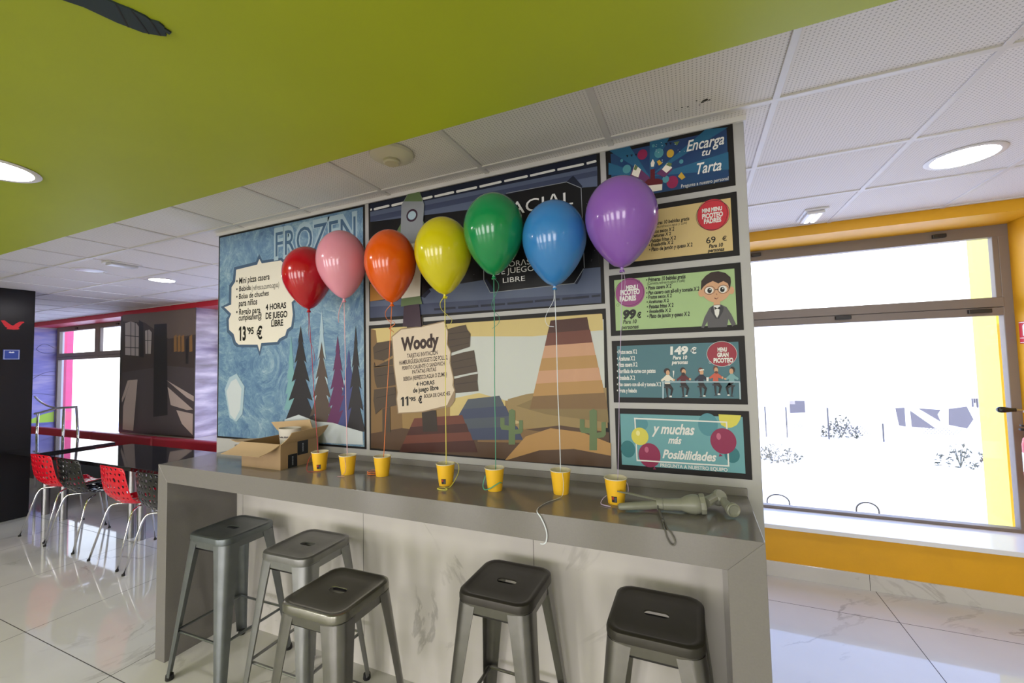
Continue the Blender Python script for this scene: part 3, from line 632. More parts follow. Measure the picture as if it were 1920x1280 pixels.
  ('P','illustration','cake_ray',[(2.834,2.336),(3.129,2.375),(3.128,2.305)]),
  ('P','illustration','cake_ray',[(2.834,2.336),(2.666,2.432),(2.664,2.378)]),
  ('E','illustration','teal_mid',2.742,2.387,0.017,0.019),
  ('E','illustration','teal_mid',2.874,2.427,0.018,0.02),
  ('E','illustration','magenta',2.808,2.436,0.02,0.022),
  ('E','illustration','mustard',2.918,2.416,0.014,0.017),
  ('E','illustration','magenta',2.921,2.295,0.022,0.026),
  ('E','illustration','teal_mid',2.896,2.312,0.013,0.015),
  ('E','illustration','teal_mid',2.853,2.463,0.006,0.007),
  ('E','illustration','teal_mid',2.722,2.428,0.006,0.007),
  ('E','illustration','teal_mid',2.958,2.373,0.008,0.009),
  ('P','illustration','plum',[(2.749,2.345),(2.776,2.401),(2.834,2.332),(2.826,2.304)]),
  ('P','illustration','cream',[(2.761,2.358),(2.776,2.401),(2.8,2.373),(2.788,2.341)]),
  ('P','illustration','green_dull',[(2.77,2.379),(2.777,2.399),(2.788,2.387),(2.78,2.373)]),
  ('P','illustration','plum',[(2.862,2.341),(2.905,2.379),(2.924,2.347),(2.892,2.32)]),
  ('P','illustration','cream',[(2.883,2.356),(2.905,2.379),(2.923,2.355),(2.9,2.337)]),
  ('P','illustration','green_dull',[(2.899,2.371),(2.91,2.381),(2.923,2.371),(2.916,2.36)]),
  ('P','illustration','maroon',[(2.812,2.314),(2.827,2.326),(2.868,2.32),(2.885,2.309),(2.882,2.293),(2.819,2.298)]),
  ('P','illustration','cream',[(2.819,2.299),(2.882,2.294),(2.88,2.269),(2.832,2.27),(2.819,2.279)]),
  ('P','illustration','maroon',[(2.837,2.365),(2.855,2.364),(2.854,2.321),(2.836,2.32)]),
  ('P','illustration','cream',[(2.84,2.391),(2.849,2.408),(2.856,2.39),(2.851,2.374),(2.841,2.376)]),
  ('P','illustration','mustard',[(2.943,2.314),(2.957,2.329),(2.971,2.305),(2.957,2.297)]),
  ('P','illustration','mustard',[(2.864,2.393),(2.875,2.398),(2.886,2.381),(2.872,2.374)]),
  ('P','illustration','navy_dark',[(2.898,2.464),(2.908,2.463),(2.905,2.451)]),
  ('P','illustration','navy_dark',[(2.915,2.462),(2.925,2.461),(2.921,2.45)]),
  ('P','illustration','green_dull',[(2.932,2.46),(2.955,2.458),(2.944,2.442)]),
  ('P','illustration','navy_dark',[(2.741,2.447),(2.751,2.447),(2.747,2.436)]),
  ('P','illustration','navy_dark',[(2.759,2.445),(2.769,2.445),(2.765,2.434)]),
  ('P','illustration','navy_dark',[(2.778,2.444),(2.787,2.444),(2.782,2.433)]),
  ('E','illustration','ice_pale',2.885,2.469,0.002,0.002),
  ('E','illustration','ice_pale',2.867,2.464,0.001,0.002),
  ('E','illustration','ice_pale',2.938,2.449,0.002,0.002),
  ('E','illustration','ice_pale',2.864,2.436,0.002,0.001),
  ('E','illustration','ice_pale',2.886,2.385,0.002,0.002),
  ('E','illustration','ice_pale',2.873,2.43,0.002,0.002),
  ('E','illustration','ice_pale',2.948,2.423,0.002,0.001),
  ('E','illustration','ice_pale',2.971,2.412,0.001,0.002),
  ('E','illustration','ice_pale',2.888,2.437,0.001,0.002),
  ('E','illustration','ice_pale',2.864,2.442,0.002,0.002),
  ('E','illustration','ice_pale',2.886,2.394,0.002,0.002),
  ('E','illustration','ice_pale',2.954,2.414,0.002,0.002),
  ('E','illustration','ice_pale',2.864,2.457,0.002,0.002),
  ('E','illustration','ice_pale',2.888,2.455,0.002,0.002),
  ('T','lettering','white','Encarga',2.979,3.117,2.409,2.452,0.35,0.015),
  ('T','lettering','white','tu',3.035,3.069,2.378,2.405,0.35,0.015),
  ('T','lettering','white','Tarta',3.015,3.103,2.308,2.351,0.35,0.015),
  ('T','lettering','white','Pregunte a nuestro personal',2.953,3.125,2.263,2.277,0.1,0),
 ],
 'yellow': [
  ('T','lettering','ink','• Primeras 10 bebidas gratis',2.816,2.979,2.128,2.142,0.15,0.03),
  ('T','lettering','ink','(cerveza,refresco,agua y café)',2.823,2.969,2.114,2.124,0.15,0),
  ('T','lettering','ink','• Frutos secos X 2',2.816,2.92,2.094,2.108,0.15,0.03),
  ('T','lettering','ink','• Aceitunas X 2',2.817,2.907,2.077,2.09,0.15,0.03),
  ('T','lettering','ink','• Patatas fritas X 2',2.818,2.925,2.057,2.071,0.15,0.03),
  ('T','lettering','ink','• Ensaladilla X 2',2.819,2.914,2.04,2.053,0.15,0.03),
  ('T','lettering','ink','• Plato de jamón y queso X 2',2.82,2.986,2.02,2.035,0.15,0.03),
  ('E','badge','red_badge',3.064,2.135,0.057,0.063),
  ('R','badge','ink_soft',3.064,2.134,0.061,0.059,0.0016),
  ('R','badge','ink_soft',3.062,2.138,0.054,0.065,0.0014),
  ('T','badge_lettering','white','MINI MENU',3.026,3.098,2.149,2.164,0.05,0.05),
  ('T','badge_lettering','white','PICOTEO',3.025,3.1,2.125,2.143,0.05,0.05),
  ('T','badge_lettering','white','PADRES',3.031,3.093,2.104,2.121,0.05,0.05),
  ('T','price_lettering','ink','69',3.036,3.07,2.024,2.048,0,0.01),
  ('T','price_lettering','ink','€',3.093,3.109,2.026,2.044,0,0.01),
  ('T','price_lettering','ink','Para 10',3.045,3.095,2.005,2.019,0.2,0.03),
  ('T','price_lettering','ink','personas',3.04,3.099,1.988,2.002,0.2,0.03),
 ],
 'green': [
  ('E','badge','purple_badge',2.736,1.855,0.06,0.062),
  ('R','badge','plum_dark',2.732,1.856,0.06,0.057,0.0014),
  ('R','badge','plum_dark',2.772,1.9,0.006,0.006,0.001),
  ('R','badge','plum_dark',2.684,1.806,0.006,0.006,0.001),
  ('T','badge_lettering','white','MENU',2.72,2.769,1.867,1.885,0.05,0.05),
  ('T','badge_lettering','white','PICOTEO',2.696,2.776,1.847,1.867,0.05,0.05),
  ('T','badge_lettering','white','PADRES',2.692,2.76,1.821,1.841,0.05,0.05),
  ('T','price_lettering','ink','99',2.704,2.758,1.746,1.78,0.15,0.06),
  ('T','price_lettering','ink','€',2.76,2.779,1.746,1.768,0.1,0.05),
  ('T','price_lettering','ink','Para 10',2.703,2.759,1.724,1.74,0.2,0.02),
  ('T','price_lettering','ink','personas',2.695,2.766,1.702,1.718,0.2,0.02),
  ('T','lettering','ink','• Primeras 10 bebidas gratis',2.803,2.955,1.894,1.91,0.15,0.03),
  ('T','lettering','ink','(Cerveza,refresco,agua y café)',2.807,2.952,1.88,1.892,0.15,0),
  ('T','lettering','ink','• Pizza casera X 2',2.801,2.9,1.861,1.875,0.15,0.03),
  ('T','lettering','ink','• Pan casero con all-oli y tomate X 2',2.802,3.003,1.84,1.855,0.15,0.03),
  ('T','lettering','ink','• Frutos secos X 2',2.801,2.9,1.822,1.836,0.15,0.03),
  ('T','lettering','ink','• Aceitunas X 2',2.802,2.888,1.803,1.816,0.15,0.03),
  ('T','lettering','ink','• Patatas fritas X 2',2.802,2.905,1.782,1.797,0.15,0.03),
  ('T','lettering','ink','• Ensaladilla X 2',2.802,2.894,1.763,1.776,0.15,0.03),
  ('T','lettering','ink','• Plato de jamón y queso X 2',2.802,2.964,1.742,1.758,0.15,0.03),
  ('E','cartoon_boy','skin',3.01,1.829,0.011,0.015),
  ('E','cartoon_boy','skin',3.116,1.83,0.01,0.015),
  ('P','cartoon_boy','skin',[(3.053,1.8),(3.075,1.8),(3.075,1.767),(3.051,1.767)]),
  ('P','cartoon_boy','suit',[(3.004,1.692),(3.018,1.733),(3.037,1.768),(3.054,1.778),(3.077,1.778),(3.097,1.766),(3.112,1.737),(3.126,1.699),(3.113,1.69),(3.101,1.721),(3.095,1.69),(3.028,1.69),(3.027,1.715),(3.013,1.689)]),
  ('P','cartoon_boy','white',[(3.052,1.776),(3.074,1.776),(3.069,1.74),(3.062,1.727),(3.055,1.741)]),
  ('P','cartoon_boy','black',[(3.054,1.771),(3.064,1.765),(3.075,1.771),(3.075,1.758),(3.064,1.763),(3.055,1.759)]),
  ('P','cartoon_boy','suit_dark',[(3.049,1.776),(3.054,1.741),(3.062,1.724),(3.057,1.724),(3.042,1.752),(3.041,1.766)]),
  ('P','cartoon_boy','suit_dark',[(3.078,1.776),(3.07,1.74),(3.063,1.723),(3.068,1.723),(3.084,1.751),(3.087,1.766)]),
  ('E','cartoon_boy','skin',3.063,1.837,0.05,0.049),
  ('P','cartoon_boy','hair',[(3.009,1.839),(3.012,1.877),(3.029,1.896),(3.049,1.908),(3.074,1.909),(3.098,1.9),(3.115,1.881),(3.116,1.863),(3.111,1.833),(3.105,1.858),(3.09,1.869),(3.072,1.861),(3.053,1.873),(3.031,1.863),(3.018,1.852)]),
  ('E','cartoon_boy','white',3.039,1.837,0.015,0.013),
  ('E','cartoon_boy','white',3.087,1.837,0.014,0.014),
  ('E','cartoon_boy','black',3.04,1.836,0.008,0.01),
  ('E','cartoon_boy','black',3.085,1.836,0.008,0.01),
  ('E','cartoon_boy','white',3.042,1.84,0.002,0.003),
  ('E','cartoon_boy','white',3.087,1.84,0.002,0.003),
  ('R','cartoon_boy','ink_soft',3.04,1.837,0.02,0.017,0.0016),
  ('R','cartoon_boy','ink_soft',3.088,1.837,0.02,0.017,0.0016),
  ('P','cartoon_boy','ink_soft',[(3.058,1.839),(3.071,1.839),(3.071,1.836),(3.058,1.836)]),
  ('P','cartoon_boy','maroon',[(3.056,1.807),(3.063,1.802),(3.071,1.808),(3.069,1.805),(3.063,1.799),(3.056,1.803)]),
  ('P','cartoon_boy','skin_dark',[(3.063,1.824),(3.067,1.818),(3.062,1.817)]),
 ],
 'teal': [
  ('T','lettering','white','• Frutos secos X 2',2.673,2.755,1.597,1.614,0,0.03),
  ('T','lettering','white','• Aceitunas X 2',2.672,2.746,1.569,1.586,0,0.03),
  ('T','lettering','white','• Pizza casera X 2',2.671,2.755,1.543,1.56,0,0.03),
  ('T','lettering','white','• Parrillada de carne con patatas',2.67,2.826,1.516,1.533,0,0.03),
  ('T','lettering','white','• Ensalada X 2',2.669,2.743,1.488,1.505,0,0.03),
  ('T','lettering','white','• Pan casero con all-oli y tomate X 2',2.668,2.845,1.461,1.477,0,0.03),
  ('T','lettering','white','• Fruta y helado',2.667,2.749,1.435,1.451,0,0.03),
  ('T','price_lettering','white','149',2.885,2.953,1.59,1.619,0.05,0.05),
  ('T','price_lettering','white','€',2.961,2.984,1.591,1.613,0.05,0.04),
  ('T','price_lettering','white','Para 10',2.894,2.948,1.569,1.583,0.2,0.03),
  ('T','price_lettering','white','personas',2.889,2.95,1.55,1.565,0.2,0.03),
  ('E','badge','maroon_badge',3.073,1.585,0.052,0.048),
  ('R','badge','white',3.072,1.586,0.053,0.049,0.0012),
  ('R','badge','white',3.03,1.554,0.004,0.005,0.001),
  ('R','badge','white',3.096,1.544,0.004,0.004,0.001),
  ('T','badge_lettering','white','MENU',3.058,3.091,1.595,1.61,0.05,0.05),
  ('T','badge_lettering','white','GRAN',3.056,3.096,1.575,1.59,0.05,0.05),
  ('T','badge_lettering','white','PICOTEO',3.042,3.111,1.553,1.569,0.05,0.05),
  ('E','person_drawing#0','hair',2.87,1.522,0.012,0.012),
  ('E','person_drawing#0','skin',2.873,1.515,0.007,0.011),
  ('P','person_drawing#0','cream',[(2.857,1.497),(2.866,1.506),(2.878,1.506),(2.886,1.497),(2.897,1.488),(2.894,1.481),(2.88,1.486),(2.88,1.468),(2.859,1.468),(2.861,1.486),(2.848,1.48),(2.845,1.486)]),
  ('E','person_drawing#0','skin',2.896,1.486,0.004,0.004),
  ('P','person_drawing#0','black',[(2.859,1.47),(2.88,1.47),(2.892,1.45),(2.883,1.42),(2.878,1.42),(2.882,1.447),(2.87,1.457),(2.87,1.423),(2.865,1.423),(2.862,1.457)]),
  ('P','person_drawing#0','ink_soft',[(2.855,1.459),(2.883,1.459),(2.881,1.454),(2.872,1.454),(2.87,1.418),(2.877,1.414),(2.86,1.414),(2.866,1.418),(2.867,1.454),(2.857,1.454)]),
  ('P','person_drawing#0','white',[(2.876,1.423),(2.884,1.423),(2.885,1.417),(2.875,1.417)]),
  ('E','person_drawing#1','hair',2.93,1.524,0.01,0.012),
  ('E','person_drawing#1','skin',2.933,1.518,0.008,0.011),
  ('P','person_drawing#1','maroon',[(2.917,1.499),(2.926,1.508),(2.937,1.508),(2.945,1.499),(2.956,1.49),(2.953,1.483),(2.939,1.488),(2.939,1.47),(2.919,1.47),(2.92,1.489),(2.908,1.482),(2.905,1.489)]),
  ('E','person_drawing#1','skin',2.955,1.489,0.004,0.005),
  ('P','person_drawing#1','black',[(2.919,1.473),(2.939,1.473),(2.951,1.453),(2.942,1.424),(2.937,1.424),(2.941,1.45),(2.929,1.46),(2.93,1.426),(2.925,1.426),(2.922,1.46)]),
  ('P','person_drawing#1','ink_soft',[(2.915,1.462),(2.942,1.462),(2.94,1.457),(2.931,1.457),(2.929,1.421),(2.936,1.417),(2.919,1.417),(2.925,1.421),(2.927,1.457),(2.917,1.457)]),
  ('P','person_drawing#1','white',[(2.936,1.426),(2.942,1.426),(2.944,1.421),(2.934,1.42)]),
  ('E','person_drawing#2','rust',2.995,1.523,0.009,0.011),
  ('E','person_drawing#2','skin',2.998,1.516,0.007,0.012),
  ('P','person_drawing#2','navy_dark',[(2.982,1.499),(2.991,1.507),(3.002,1.507),(3.01,1.499),(3.02,1.49),(3.017,1.483),(3.004,1.488),(3.004,1.47),(2.984,1.47),(2.985,1.488),(2.974,1.482),(2.971,1.488)]),
  ('E','person_drawing#2','skin',3.019,1.488,0.003,0.004),
  ('P','person_drawing#2','black',[(2.984,1.472),(3.004,1.472),(3.015,1.453),(3.007,1.424),(3.002,1.424),(3.006,1.45),(2.994,1.46),(2.994,1.427),(2.99,1.427),(2.987,1.46)]),
  ('P','person_drawing#2','ink_soft',[(2.98,1.462),(3.006,1.462),(3.004,1.457),(2.996,1.457),(2.994,1.422),(3.001,1.418),(2.984,1.418),(2.99,1.422),(2.992,1.457),(2.982,1.457)]),
  ('P','person_drawing#2','white',[(3.0,1.426),(3.007,1.426),(3.009,1.421),(2.999,1.421)]),
  ('E','person_drawing#3','rust',3.048,1.53,0.008,0.011),
  ('E','person_drawing#3','skin',3.05,1.523,0.007,0.011),
  ('P','person_drawing#3','coral',[(3.035,1.505),(3.044,1.513),(3.054,1.513),(3.062,1.505),(3.072,1.496),(3.069,1.489),(3.056,1.495),(3.056,1.477),(3.036,1.477),(3.038,1.495),(3.027,1.489),(3.024,1.495)]),
  ('E','person_drawing#3','skin',3.071,1.494,0.003,0.005),
  ('P','person_drawing#3','black',[(3.037,1.479),(3.056,1.479),(3.067,1.46),(3.059,1.432),(3.054,1.432),(3.058,1.457),(3.046,1.467),(3.047,1.434),(3.042,1.434),(3.04,1.467)]),
  ('P','person_drawing#3','ink_soft',[(3.033,1.469),(3.059,1.469),(3.056,1.464),(3.048,1.464),(3.047,1.429),(3.053,1.425),(3.037,1.425),(3.043,1.429),(3.044,1.464),(3.035,1.464)]),
  ('P','person_drawing#3','white',[(3.052,1.434),(3.059,1.434),(3.061,1.428),(3.051,1.428)]),
  ('E','person_drawing#4','hair',3.106,1.524,0.008,0.012),
  ('E','person_drawing#4','skin',3.102,1.518,0.007,0.011),
  ('P','person_drawing#4','teal_pale',[(3.09,1.5),(3.099,1.509),(3.109,1.509),(3.116,1.5),(3.126,1.492),(3.123,1.485),(3.111,1.49),(3.111,1.473),(3.092,1.473),(3.093,1.49),(3.082,1.484),(3.079,1.49)]),
  ('E','person_drawing#4','skin',3.08,1.49,0.004,0.004),
  ('P','person_drawing#4','black',[(3.092,1.475),(3.111,1.475),(3.08,1.456),(3.086,1.428),(3.09,1.428),(3.089,1.453),(3.101,1.463),(3.098,1.43),(3.102,1.43),(3.108,1.463)]),
  ('P','person_drawing#4','ink_soft',[(3.088,1.465),(3.113,1.465),(3.111,1.46),(3.103,1.459),(3.101,1.425),(3.108,1.422),(3.092,1.422),(3.098,1.425),(3.099,1.459),(3.09,1.459)]),
  ('P','person_drawing#4','white',[(3.092,1.43),(3.086,1.43),(3.084,1.425),(3.093,1.425)]),
  ('E','person_drawing#1','hair',2.931,1.509,0.007,0.007),
  ('E','person_drawing#3','rust',3.05,1.515,0.006,0.005),
  ('P','person_drawing#2','white',[(2.989,1.526),(3.007,1.528),(3.008,1.524),(2.99,1.521)]),
  ('P','person_drawing#2','white',[(3.014,1.496),(3.023,1.496),(3.021,1.481),(3.014,1.481)]),
  ('P','person_drawing#0','white',[(2.892,1.523),(2.898,1.523),(2.897,1.512),(2.894,1.496),(2.893,1.496),(2.893,1.512)]),
  ('P','bar_drawing','ice_pale',[(2.848,1.481),(3.13,1.48),(3.13,1.475),(2.848,1.476)]),
  ('P','bar_drawing','ice_pale',[(2.85,1.476),(2.857,1.476),(2.854,1.412),(2.848,1.412)]),
  ('P','bar_drawing','ice_pale',[(3.126,1.475),(3.131,1.475),(3.13,1.412),(3.125,1.412)]),
 ],
 'more': [
  ('E','balloon_drawing#1','teal_mid',2.76,1.306,0.028,0.028),
  ('E','balloon_drawing#2','teal_deep',2.704,1.199,0.029,0.035),
  ('E','balloon_drawing#3','teal_mid',3.012,1.312,0.035,0.044),
  ('E','balloon_drawing#4','teal_deep',3.091,1.2,0.026,0.03),
  ('P','balloon_drawing#5','lemon',[(3.051,1.353),(3.052,1.332),(3.059,1.312),(3.077,1.302),(3.093,1.303),(3.112,1.314),(3.124,1.335),(3.128,1.351)]),
  ('E','balloon_drawing#l','magenta',2.789,1.179,0.043,0.049),
  ('P','balloon_drawing#l','magenta',[(2.806,1.135),(2.813,1.123),(2.801,1.123)]),
  ('P','white_frame','white',[(2.733,1.324),(3.079,1.321),(3.079,1.326),(2.733,1.33)]),
  ('P','white_frame','white',[(3.075,1.325),(3.075,1.155),(3.08,1.155),(3.08,1.326)]),
  ('P','white_frame','white',[(3.079,1.16),(2.737,1.158),(2.737,1.152),(3.079,1.155)]),
  ('P','white_frame','white',[(2.742,1.154),(2.739,1.329),(2.734,1.328),(2.737,1.153)]),
  ('E','balloon_drawing#6','lemon',2.754,1.254,0.034,0.036),
  ('E','balloon_drawing#r','magenta',3.063,1.251,0.045,0.049),
  ('P','balloon_drawing#r','magenta',[(3.049,1.204),(3.059,1.193),(3.045,1.191)]),
  ('E','balloon_drawing#6','lemon_pale',2.747,1.267,0.008,0.011),
  ('E','balloon_drawing#r','pink_pale',3.048,1.268,0.008,0.013),
  ('E','balloon_drawing#l','pink_pale',2.779,1.201,0.008,0.012),
  ('T','lettering','white','y muchas',2.801,2.964,1.27,1.309,0.35,0.03),
  ('T','lettering','white','más',2.863,2.914,1.232,1.259,0.35,0.03),
  ('T','lettering','white','Posibilidades',2.839,3.037,1.172,1.205,0.35,0.03),
  ('T','lettering','white','PREGUNTA A NUESTRO EQUIPO',2.83,3.073,1.136,1.149,0,0.02),
 ],
 'mural': [
  ('P','front_print','m_ceiling',[(-5.166,2.447),(-3.321,2.42),(-3.319,2.047),(-3.892,2.002),(-4.562,2.275),(-5.162,2.349)]),
  ('P','front_print','m_wall',[(-5.162,2.349),(-4.562,2.294),(-3.953,2.023),(-3.314,2.056),(-3.332,1.583),(-3.973,1.628),(-5.148,1.533)]),
  ('P','front_print','m_floor',[(-5.156,1.553),(-3.973,1.637),(-3.326,1.591),(-3.326,0.656),(-5.131,0.663)]),
  ('P','front_print','m_glass',[(-5.09,2.315),(-4.934,2.331),(-4.779,2.297),(-4.71,2.236),(-4.704,1.796),(-5.071,1.825)]),
  ('P','front_print','m_dark',[(-4.941,2.326),(-4.923,2.325),(-4.904,1.807),(-4.922,1.807)]),
  ('P','front_print','m_dark',[(-4.821,2.319),(-4.804,2.317),(-4.785,1.803),(-4.802,1.804)]),
  ('P','front_print','m_dark',[(-5.083,2.13),(-4.708,2.094),(-4.708,2.082),(-5.083,2.119)]),
  ('P','front_print','m_dark',[(-5.076,1.946),(-4.702,1.924),(-4.702,1.912),(-5.075,1.935)]),
  ('P','front_print','m_dark',[(-4.713,2.341),(-4.595,2.296),(-4.561,1.769),(-4.677,1.782)]),
  ('P','front_print','m_glass',[(-4.542,2.17),(-4.428,2.181),(-4.369,2.134),(-4.384,1.82),(-4.52,1.824)]),
  ('P','front_print','m_dark',[(-4.48,2.177),(-4.464,2.176),(-4.452,1.822),(-4.468,1.822)]),
  ('P','front_print','m_dark',[(-4.537,2.03),(-4.375,2.023),(-4.374,2.014),(-4.537,2.02)]),
  ('P','front_print','m_amber',[(-3.819,2.053),(-3.754,2.077),(-3.742,1.837),(-3.813,1.83)]),
  ('P','front_print','m_amber',[(-3.729,2.049),(-3.665,2.072),(-3.654,1.834),(-3.724,1.827)]),
  ('P','front_print','m_amber',[(-3.641,2.045),(-3.578,2.068),(-3.567,1.831),(-3.636,1.824)]),
  ('P','front_print','m_amber',[(-3.454,2.036),(-3.392,2.059),(-3.382,1.825),(-3.449,1.819)]),
  ('P','front_print','m_dark',[(-3.539,1.987),(-3.477,2.037),(-3.468,1.654),(-3.531,1.656)]),
  ('P','front_print','m_dark',[(-4.308,2.251),(-3.996,2.246),(-3.966,1.593),(-3.939,0.935),(-4.292,0.897),(-4.301,1.598)]),
  ('P','front_print','m_light',[(-4.987,1.427),(-4.901,1.44),(-5.03,1.208),(-5.13,1.092),(-5.14,1.149)]),
  ('P','front_print','m_light',[(-4.901,1.436),(-4.716,1.444),(-4.806,0.677),(-5.097,0.683),(-5.093,1.035),(-5.03,1.198)]),
  ('P','front_print','m_light',[(-3.973,1.428),(-3.338,1.207),(-3.336,1.135),(-3.492,1.188)]),
  ('P','front_print','m_light',[(-3.95,1.334),(-3.353,1.028),(-3.488,1.016),(-3.868,1.078)]),
  ('P','front_print','m_light',[(-3.733,1.01),(-3.352,0.968),(-3.354,0.68),(-3.598,0.823)]),
 ],
}

# ------------------------------------------------------------------ posters
_c = {}
PG = 0.95
for k, v in dict(bubble_edge=(70, 92, 118), cream=(226, 220, 205), ice_pale=(165, 188, 200), ice_deep=(72, 100, 128), ink=(22, 20, 20), ink_soft=(48, 46, 50), teal_pale=(120, 165, 170),
                 rock_brown=(86, 74, 68), plum=(98, 52, 92), violet_blue=(72, 78, 128), snow=(196, 204, 208), navy_dark=(28, 34, 52), slate=(86, 96, 120), slate_dark=(62, 70, 96), orange_dull=(176, 120, 52),
                 grey_line=(140, 145, 150), white=(225, 225, 222), green_dull=(98, 118, 78), plum_dark=(58, 38, 54), tan_pink=(160, 118, 92), sky_white=(196, 200, 196), sand_yellow=(202, 182, 122), sand_brown=(126, 98, 62),
                 olive_tan=(150, 128, 84), olive_dark=(132, 112, 72), tan_light=(188, 168, 122), earth=(84, 62, 44), denim=(76, 84, 96), rust=(106, 58, 44), rust_dark=(70, 36, 28), butte_tan=(176, 136, 82), butte_pink=(196, 150, 118),
                 plank=(76, 62, 48), plank_dark=(50, 40, 32), parch_edge=(150, 128, 100), parch=(216, 200, 178), brown_text=(52, 32, 26), cake_ray=(42, 96, 130), teal_mid=(78, 140, 152), magenta=(140, 38, 78), mustard=(196, 160, 60),
                 maroon=(92, 28, 36), red_badge=(196, 52, 66), purple_badge=(148, 72, 128), skin=(206, 160, 124), skin_dark=(150, 100, 76), suit=(88, 86, 90), suit_dark=(52, 52, 58), black=(10, 10, 12), hair=(46, 30, 26),
                 maroon_badge=(150, 42, 60), coral=(196, 92, 70), teal_deep=(48, 116, 124), lemon=(212, 204, 84), lemon_pale=(232, 226, 150), pink_pale=(190, 100, 130),
                 m_ceiling=(112, 98, 90), m_wall=(78, 68, 66), m_floor=(88, 80, 82), m_glass=(186, 176, 172), m_dark=(50, 47, 50), m_amber=(150, 112, 70), m_light=(200, 182, 172)).items():
    _c[k] = v
def PM(k): return mat('print_' + k, S(*_c[k], gain=PG), 0.4, spec=0.28)

def ice_print():
    m, n, l, p = nodes('print_ice_pattern', 0.32)
    t = n.new('ShaderNodeTexCoord')
    nz = n.new('ShaderNodeTexNoise'); nz.inputs['Scale'].default_value = 3.2; nz.inputs['Detail'].default_value = 12; nz.inputs['Roughness'].default_value = 0.74; nz.inputs['Distortion'].default_value = 2.2
    vo = n.new('ShaderNodeTexVoronoi'); vo.feature = 'DISTANCE_TO_EDGE'; vo.inputs['Scale'].default_value = 11
    l.new(t.outputs['Object'], nz.inputs['Vector'])
    wv = n.new('ShaderNodeVectorMath'); wv.operation = 'ADD'; l.new(t.outputs['Object'], wv.inputs[0])
    sc_ = n.new('ShaderNodeVectorMath'); sc_.operation = 'SCALE'; sc_.inputs['Scale'].default_value = 0.45; l.new(nz.outputs['Color'], sc_.inputs[0]); l.new(sc_.outputs[0], wv.inputs[1]); l.new(wv.outputs[0], vo.inputs['Vector'])
    e = n.new('ShaderNodeMapRange'); l.new(vo.outputs['Distance'], e.inputs['Value']); e.inputs['From Max'].default_value = 0.10; e.inputs['To Min'].default_value = 0.14; e.inputs['To Max'].default_value = 0.0
    f = math_node(n, l, 'ADD', nz.outputs['Fac'], e.outputs[0])
    r = n.new('ShaderNodeValToRGB'); l.new(f, r.inputs[0]); c = r.color_ramp
    c.elements[0].position = 0.30; c.elements[0].color = S(62, 92, 134, PG); c.elements[1].position = 0.84; c.elements[1].color = S(196, 210, 216, PG)
    q = c.elements.new(0.48); q.color = S(98, 132, 164, PG); q = c.elements.new(0.62); q.color = S(128, 160, 180, PG)
    l.new(r.outputs[0], p.inputs['Base Color']); return m
def grain_print(name, a, b, scale):
    m, n, l, p = nodes(name, 0.32); t = n.new('ShaderNodeTexCoord'); nz = n.new('ShaderNodeTexNoise'); nz.inputs['Scale'].default_value = scale; nz.inputs['Detail'].default_value = 6
    l.new(t.outputs['Object'], nz.inputs['Vector']); r = n.new('ShaderNodeValToRGB'); l.new(nz.outputs['Fac'], r.inputs[0])
    r.color_ramp.elements[0].position = .35; r.color_ramp.elements[1].position = .65; r.color_ramp.elements[0].color = S(*a, gain=PG); r.color_ramp.elements[1].color = S(*b, gain=PG)
    l.new(r.outputs[0], p.inputs['Base Color']); return m

_txt = {}
def text_mesh(s, shear, bold):
    k = (s, shear, bold)
    if k not in _txt:
        cu = bpy.data.curves.new('lettering', 'FONT'); cu.body = s; cu.shear = shear; cu.offset = bold; cu.resolution_u = 3; cu.size = 1.0
        o = bpy.data.objects.new('lettering', cu); me = bpy.data.meshes.new_from_object(o)
        vs2 = [(v.co.x, v.co.y) for v in me.vertices]; fs2 = [tuple(p.vertices) for p in me.polygons]
        bpy.data.objects.remove(o); bpy.data.meshes.remove(me); bpy.data.curves.remove(cu)
        if s.isdigit():                                             # the plain bar of a 1 gets its flag
            for i in range(len(vs2) - 3):
                q = vs2[i:i + 4]; xs = {round(p[0], 3) for p in q}; ys = {round(p[1], 3) for p in q}
                if len(xs) == 2 and len(ys) == 2 and max(ys) - min(ys) > 0.6 and max(xs) - min(xs) < 0.3:
                    xl, zt, b = min(xs), max(ys), len(vs2)
                    vs2 += [(xl + 0.01, zt), (xl - 0.15, zt - 0.12), (xl - 0.15, zt - 0.25), (xl + 0.01, zt - 0.15)]; fs2.append((b, b + 1, b + 2, b + 3))
        _txt[k] = (vs2, fs2)
    return _txt[k]
CAP = max(y for x, y in text_mesh('H', 0, 0)[0])

